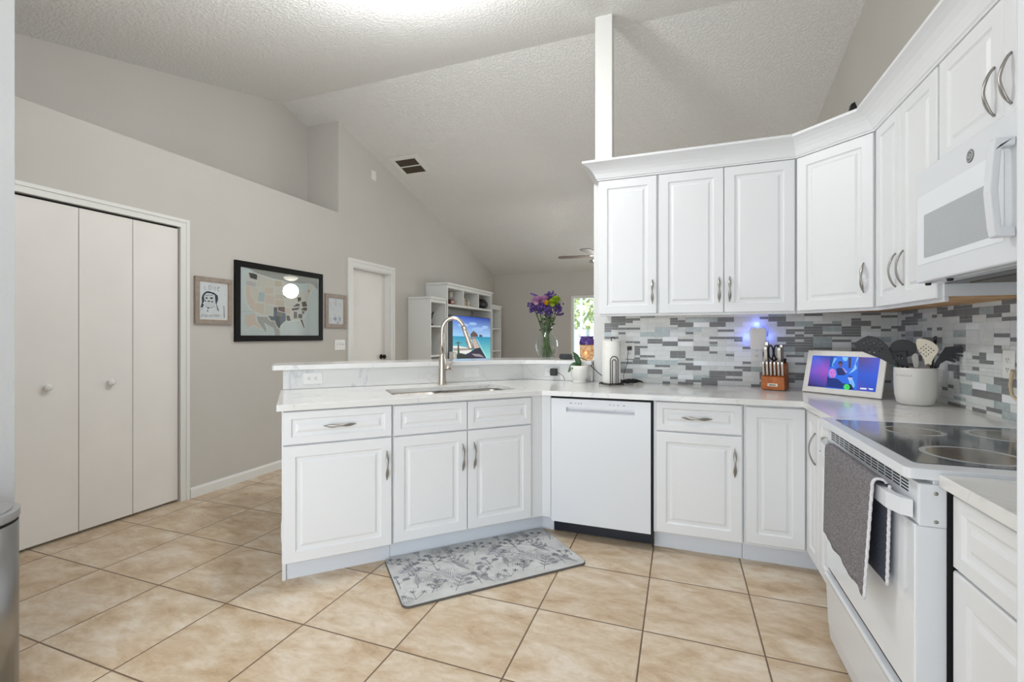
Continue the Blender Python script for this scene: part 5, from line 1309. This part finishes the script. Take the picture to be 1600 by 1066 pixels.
flower('second lime green chrysanthemum just below the higher one', .055, -.035, .425, 'lime', 4)
flower('golden yellow flower in the front middle of the bouquet', .016, -.055, .430, 'yellow', 5)
for i, (x, y, z) in enumerate(((-.115, .0, .43), (-.105, -.01, .395), (.006, .02, .492), (.032, .0, .488), (-.012, .01, .478), (-.03, -.05, .41), (.006, -.05, .385), (.052, .02, .470), (.100, .01, .385), (.088, .0, .405), (.03, -.055, .40), (-.052, -.03, .39))):
    flower('purple small-bloomed statice stem in the vase bouquet', x, y, z, 'statice', 20+i, 'purple statice stems in the vase')
flower('drooping dark purple flower spike at the far left of the bouquet', -.082, .0, .498, 'spike', 50)

wl_ = thing('wax_warmer', 'lit wax warmer with purple mosaic top and amber glowing base', 'wax warmer', (-.692, 3.64, BZ))
def amber():
    s = Nodes('amber_crackle_glass'); co = s.coord(); v = s.n('ShaderNodeTexVoronoi'); v.inputs['Scale'].default_value = 45; s.l(co, v.inputs['Vector'])
    c = s.ramp(v.outputs['Distance'], [(.05, (250, 230, 196)), (.45, (232, 194, 140)), (.9, (176, 112, 62))])
    s.l(c, s.b.inputs['Emission Color']); s.b.inputs['Emission Strength'].default_value = .55
    return s.set((110, 76, 46), .3)
M['amber'] = amber(); 
def purple():
    s = Nodes('purple_mosaic_glass'); v = s.n('ShaderNodeTexVoronoi'); v.inputs['Scale'].default_value = 60; s.l(s.coord(), v.inputs['Vector'])
    return s.set(s.ramp(v.outputs['Color'], [(.2, (48, 28, 84)), (.8, (98, 70, 150))]), .12)
M['purple'] = purple()
MB().lathe([(.044, 0), (.048, .004), (.056, .03), (.058, .08), (.056, .112)], seg=28).build('glowing_base', 'amber', wl_)
MB().lathe([(.0565, .1125), (.060, .125), (.058, .150), (.050, .165), (.050, .172), (.056, .180), (.053, .181), (.045, .172), (.001, .170)], seg=28, cap1=False).build('purple_top', 'purple', wl_)
light('wax_warmer_glow', 'POINT', (-.692, 3.575, BZ+.05), .12, (1, .62, .28), radius=.02)
t = thing('streaming_box', 'small black rounded box lying on the raised bar beside the vase', 'electronic box', (-.845, 3.60, BZ))
MB().prism(rrect(-.052, .052, .001, .042, .012, 4), -.04, .04, 'y').build('case', 'black', t, .004)

# ------------------------------------------------------------------ living room wall unit and its contents
M['unit'] = plain('white_wall_unit_laminate', (226, 226, 223), .45)
UX = XL+.004; UD = .355
def bookcase(name, label, y0, y1, top, shelves, dep=UD):
    t = thing(name, label, 'bookcase', (UX, y0, 0), PI/2); W = y1-y0
    m = MB().box(0, .022, -dep, 0, 0, top-.03).box(W-.022, W, -dep, 0, 0, top-.03).box(.022, W-.022, -.010, 0, .06, top-.03).box(.022, W-.022, -dep, -.010, 0, .06)
    m.box(.022, W-.022, -dep, -.010, top-.075, top-.03)
    m.build('carcass', 'unit', t, .0015)
    MB().box(-.012, W+.012, -dep-.018, 0, top-.0295, top).build('top_moulding', 'unit', t, .005)
    for z in shelves: MB().box(.0225, W-.0225, -dep+.004, -.011, z-.022, z).build('shelf', 'unit', t)
    return t
bookcase('bookcase', 'tall narrow white bookcase left of the television', 5.535, 5.985, 1.790, (.55, .985, 1.395))
bookcase('bookcase', 'tall narrow white bookcase right of the television', 7.735, 8.175, 1.815, (.55, .985, 1.390))
t = thing('media_hutch', 'wide white hutch with three cubbies above the television', 'media unit', (UX, 6.012, 0), PI/2); W = 7.708-6.012
MB().box(0, .03, -UD, 0, .66, 2.00).box(W-.03, W, -UD, 0, .66, 2.00).box(.03, W-.03, -UD, -.012, 1.955, 2.00).box(.03, W-.03, -UD, -.012, 1.690, 1.722).box(.03, W-.03, -.012, 0, 1.690, 2.0).box(.0, W, -UD-.12, 0, .60, .66).box(.03, W-.03, -UD-.10, 0, 0, .60).build('carcass', 'unit', t, .0015)
for x in (.548, 1.125): MB().box(x-.012, x+.012, -UD+.002, -.0125, 1.7225, 1.9545).build('divider', 'unit', t)
MB().box(-.016, W+.016, -UD-.022, 0, 2.0005, 2.036).build('top_moulding', 'unit', t, .006)
for i in range(3): MB().box(.04+i*.545, .04+i*.545+.535, -UD-.119, -UD-.1005, .03, .59).build('door', 'unit', t, .002)
tv = thing('television', 'large television showing a tropical beach and thatched pier hut', 'television', (XL+.348, 6.87, .700), PI/2)
MB().box(-.80, .80, -.002, .045, .02, .865).build('panel', 'black', tv, .003)
for x in (-.5, .5): MB().box(x-.02, x+.02, -.06+.05, .12, -.039, .02).build('foot', 'black', tv)
ink = Ink(y=-.0030)
for c, p in TV_POLY:
    p = [(min(.795, max(-.665, a)), max(.03, b)) for a, b in p]
    if c == 'SKY':
        ink.poly([(-.665, .55), (.795, .53), (.795, .86), (-.665, .86)], [(150, 200, 236), (160, 198, 236), (22, 50, 140), (30, 80, 190)])
    elif c == 'SEA':
        ink.poly([(-.665, .04), (.795, .04), (.795, .53), (-.665, .55)], [(150, 226, 210), (150, 226, 208), (26, 140, 176), (22, 140, 180)])
        for (a, b, s, h) in ((-.3, .72, .2, .03), (.25, .66, .25, .035), (.05, .75, .16, .025), (.55, .70, .14, .03)):
            ink.poly([(a+s*math.cos(k*PI/6), b+h*math.sin(k*PI/6)) for k in range(12)], (150, 184, 228))
    else: ink.poly(p, c)
for c, wd, p in TV_LINE: ink.line([(min(.795, a), max(.03, b)) for a, b in p], wd, c)
ink.build('screen', 'ink_tv', tv, flip=False)
# small things on the shelves
t = thing('storage_box', 'pale grey box standing in front of the television at its left', 'box', (XL+.425, 6.065, .6605), PI/2)
MB().box(-.06, .05, -.038, .03, 0, .36).build('box', 'plate', t, .003)
t = thing('trinket_box', 'red brown trinket box in the left cubby of the hutch', 'box', (XL+.30, 6.20, 1.7228), PI/2)
MB().box(-.06, .06, -.05, .05, 0, .075).build('case', plain('red_brown_wood', (92, 48, 36), .5, grain=(8, 20)), t, .004)
MB().box(-.035, .035, -.0515, -.0505, .018, .056).build('photo', plain('pinkish_photo', (206, 170, 156), .6), t)
M['figure_cream'] = plain('cream_figurine', (206, 196, 178), .6, grain=(20, 40)); M['figure_gold'] = plain('dull_gold_figurine', (150, 128, 84), .5, grain=(20, 40))
t = thing('flower_ornament', 'cream flower ornament on a thin stand in the left cubby', 'ornament', (XL+.24, 6.365, 1.7225))
m = MB()
for i in range(7): a = i*.9; m.ball((.0, .030*math.cos(a), .165+.028*math.sin(a)), .020, 8)
m.build('bloom', 'figure_cream', t); MB().lathe([(.035, 0), (.030, .008), (.006, .014), (.005, .14)], seg=12).build('stand', 'appl_grey', t)
t = thing('small_figurine', 'small white figurine beside the divider of the left cubby', 'ornament', (XL+.27, 6.485, 1.7225))
MB().lathe([(.022, 0), (.025, .02), (.014, .05), (.010, .058)], seg=12).ball((0, 0, .075), .017, 8).build('figure', 'figure_cream', t)
for i, (y, s, lb_) in enumerate(((6.665, 1.0, 'gold and cream figurine at the left of the middle cubby'), (6.79, .95, 'pinkish cream figurine in the centre of the middle cubby'), (6.945, .9, 'cream bow shaped figurine at the right of the middle cubby'))):
    t = thing('figurine', lb_, 'ornament', (XL+.25, y, 1.7225), 0)
    MB().lathe([(.05*s, 0), (.045*s, .02), (.022*s, .05), (.030*s, .085), (.014*s, .10)], seg=14).build('body', ('figure_gold', 'figure_cream', 'figure_cream')[i], t)
    m = MB().ball((0, 0, .122*s), .028*s, 9)
    for a in (-1, 1): m.ball((0, a*.045*s, .075*s), .022*s, 8)
    m.build('head_and_arms', 'figure_cream', t)
t = thing('black_bag', 'black rounded camera bag filling the right cubby of the hutch', 'bag', (XL+.25, 7.43, 1.7228))
MB().ball((0, .06, .090), .115, 16, sq=(.85, 1.6, .78)).ball((-.01, -.16, .088), .095, 12, sq=(.8, 1, .92)).build('bag_body', 'nylon', t)
MB().tube([(0, .15, .08), (.03, .08, .175), (.03, -.02, .165), (0, -.10, .14)], .009, 8).build('strap', 'nylon', t)
t = thing('plant_ornament', 'dark branching ornament on the upper shelf of the left bookcase', 'ornament', (XL+.27, 5.70, 1.3955))
m = MB().lathe([(.035, 0), (.03, .02), (.008, .03), (.006, .10)], seg=12)
for i in range(6): a = i*1.05; m.tube([(0, 0, .07), (.02*math.cos(a), .03*math.sin(a), .13), (.03*math.cos(a), .05*math.sin(a), .16+.02*(i % 2))], .005, 6).ball((.03*math.cos(a), .05*math.sin(a), .165+.02*(i % 2)), .013, 7)
m.build('branches', 'nylon', t)
t = thing('photo_frame', 'black photo frame leaning on the lower shelf of the left bookcase', 'photo frame', (XL+.22, 5.70, .9862), PI/2)
Tm = Matrix.Rotation(math.radians(-12), 4, 'X')
MB(Tm).box(-.085, .085, -.008, .008, .004, .235).build('frame', 'frame_black', t, .002); MB(Tm).box(-.065, .065, -.0095, -.0085, .024, .215).build('photo', plain('grey_photo', (140, 140, 138), .5, grain=(40, 14)), t)
t = thing('dark_figurine', 'small dark round headed figurine in the right bookcase', 'ornament', (XL+.27, 7.86, 1.3905))
MB().lathe([(.03, 0), (.028, .015), (.010, .04), (.008, .10)], seg=12).ball((0, 0, .125), .032, 10).build('figure', 'nylon', t)
t = thing('bird_ornament', 'black ornament just showing above the crown moulding', 'ornament', (.942, 3.290, 2.2965))
MB().lathe([(.05, 0), (.05, .02), (.02, .03), (.018, .20)], seg=12).prism([(-.045, .19), (.03, .19), (.045, .30), (.030, .345), (.012, .335), (.0, .27)], -.015, .015, 'y').build('figure', 'nylon', t)
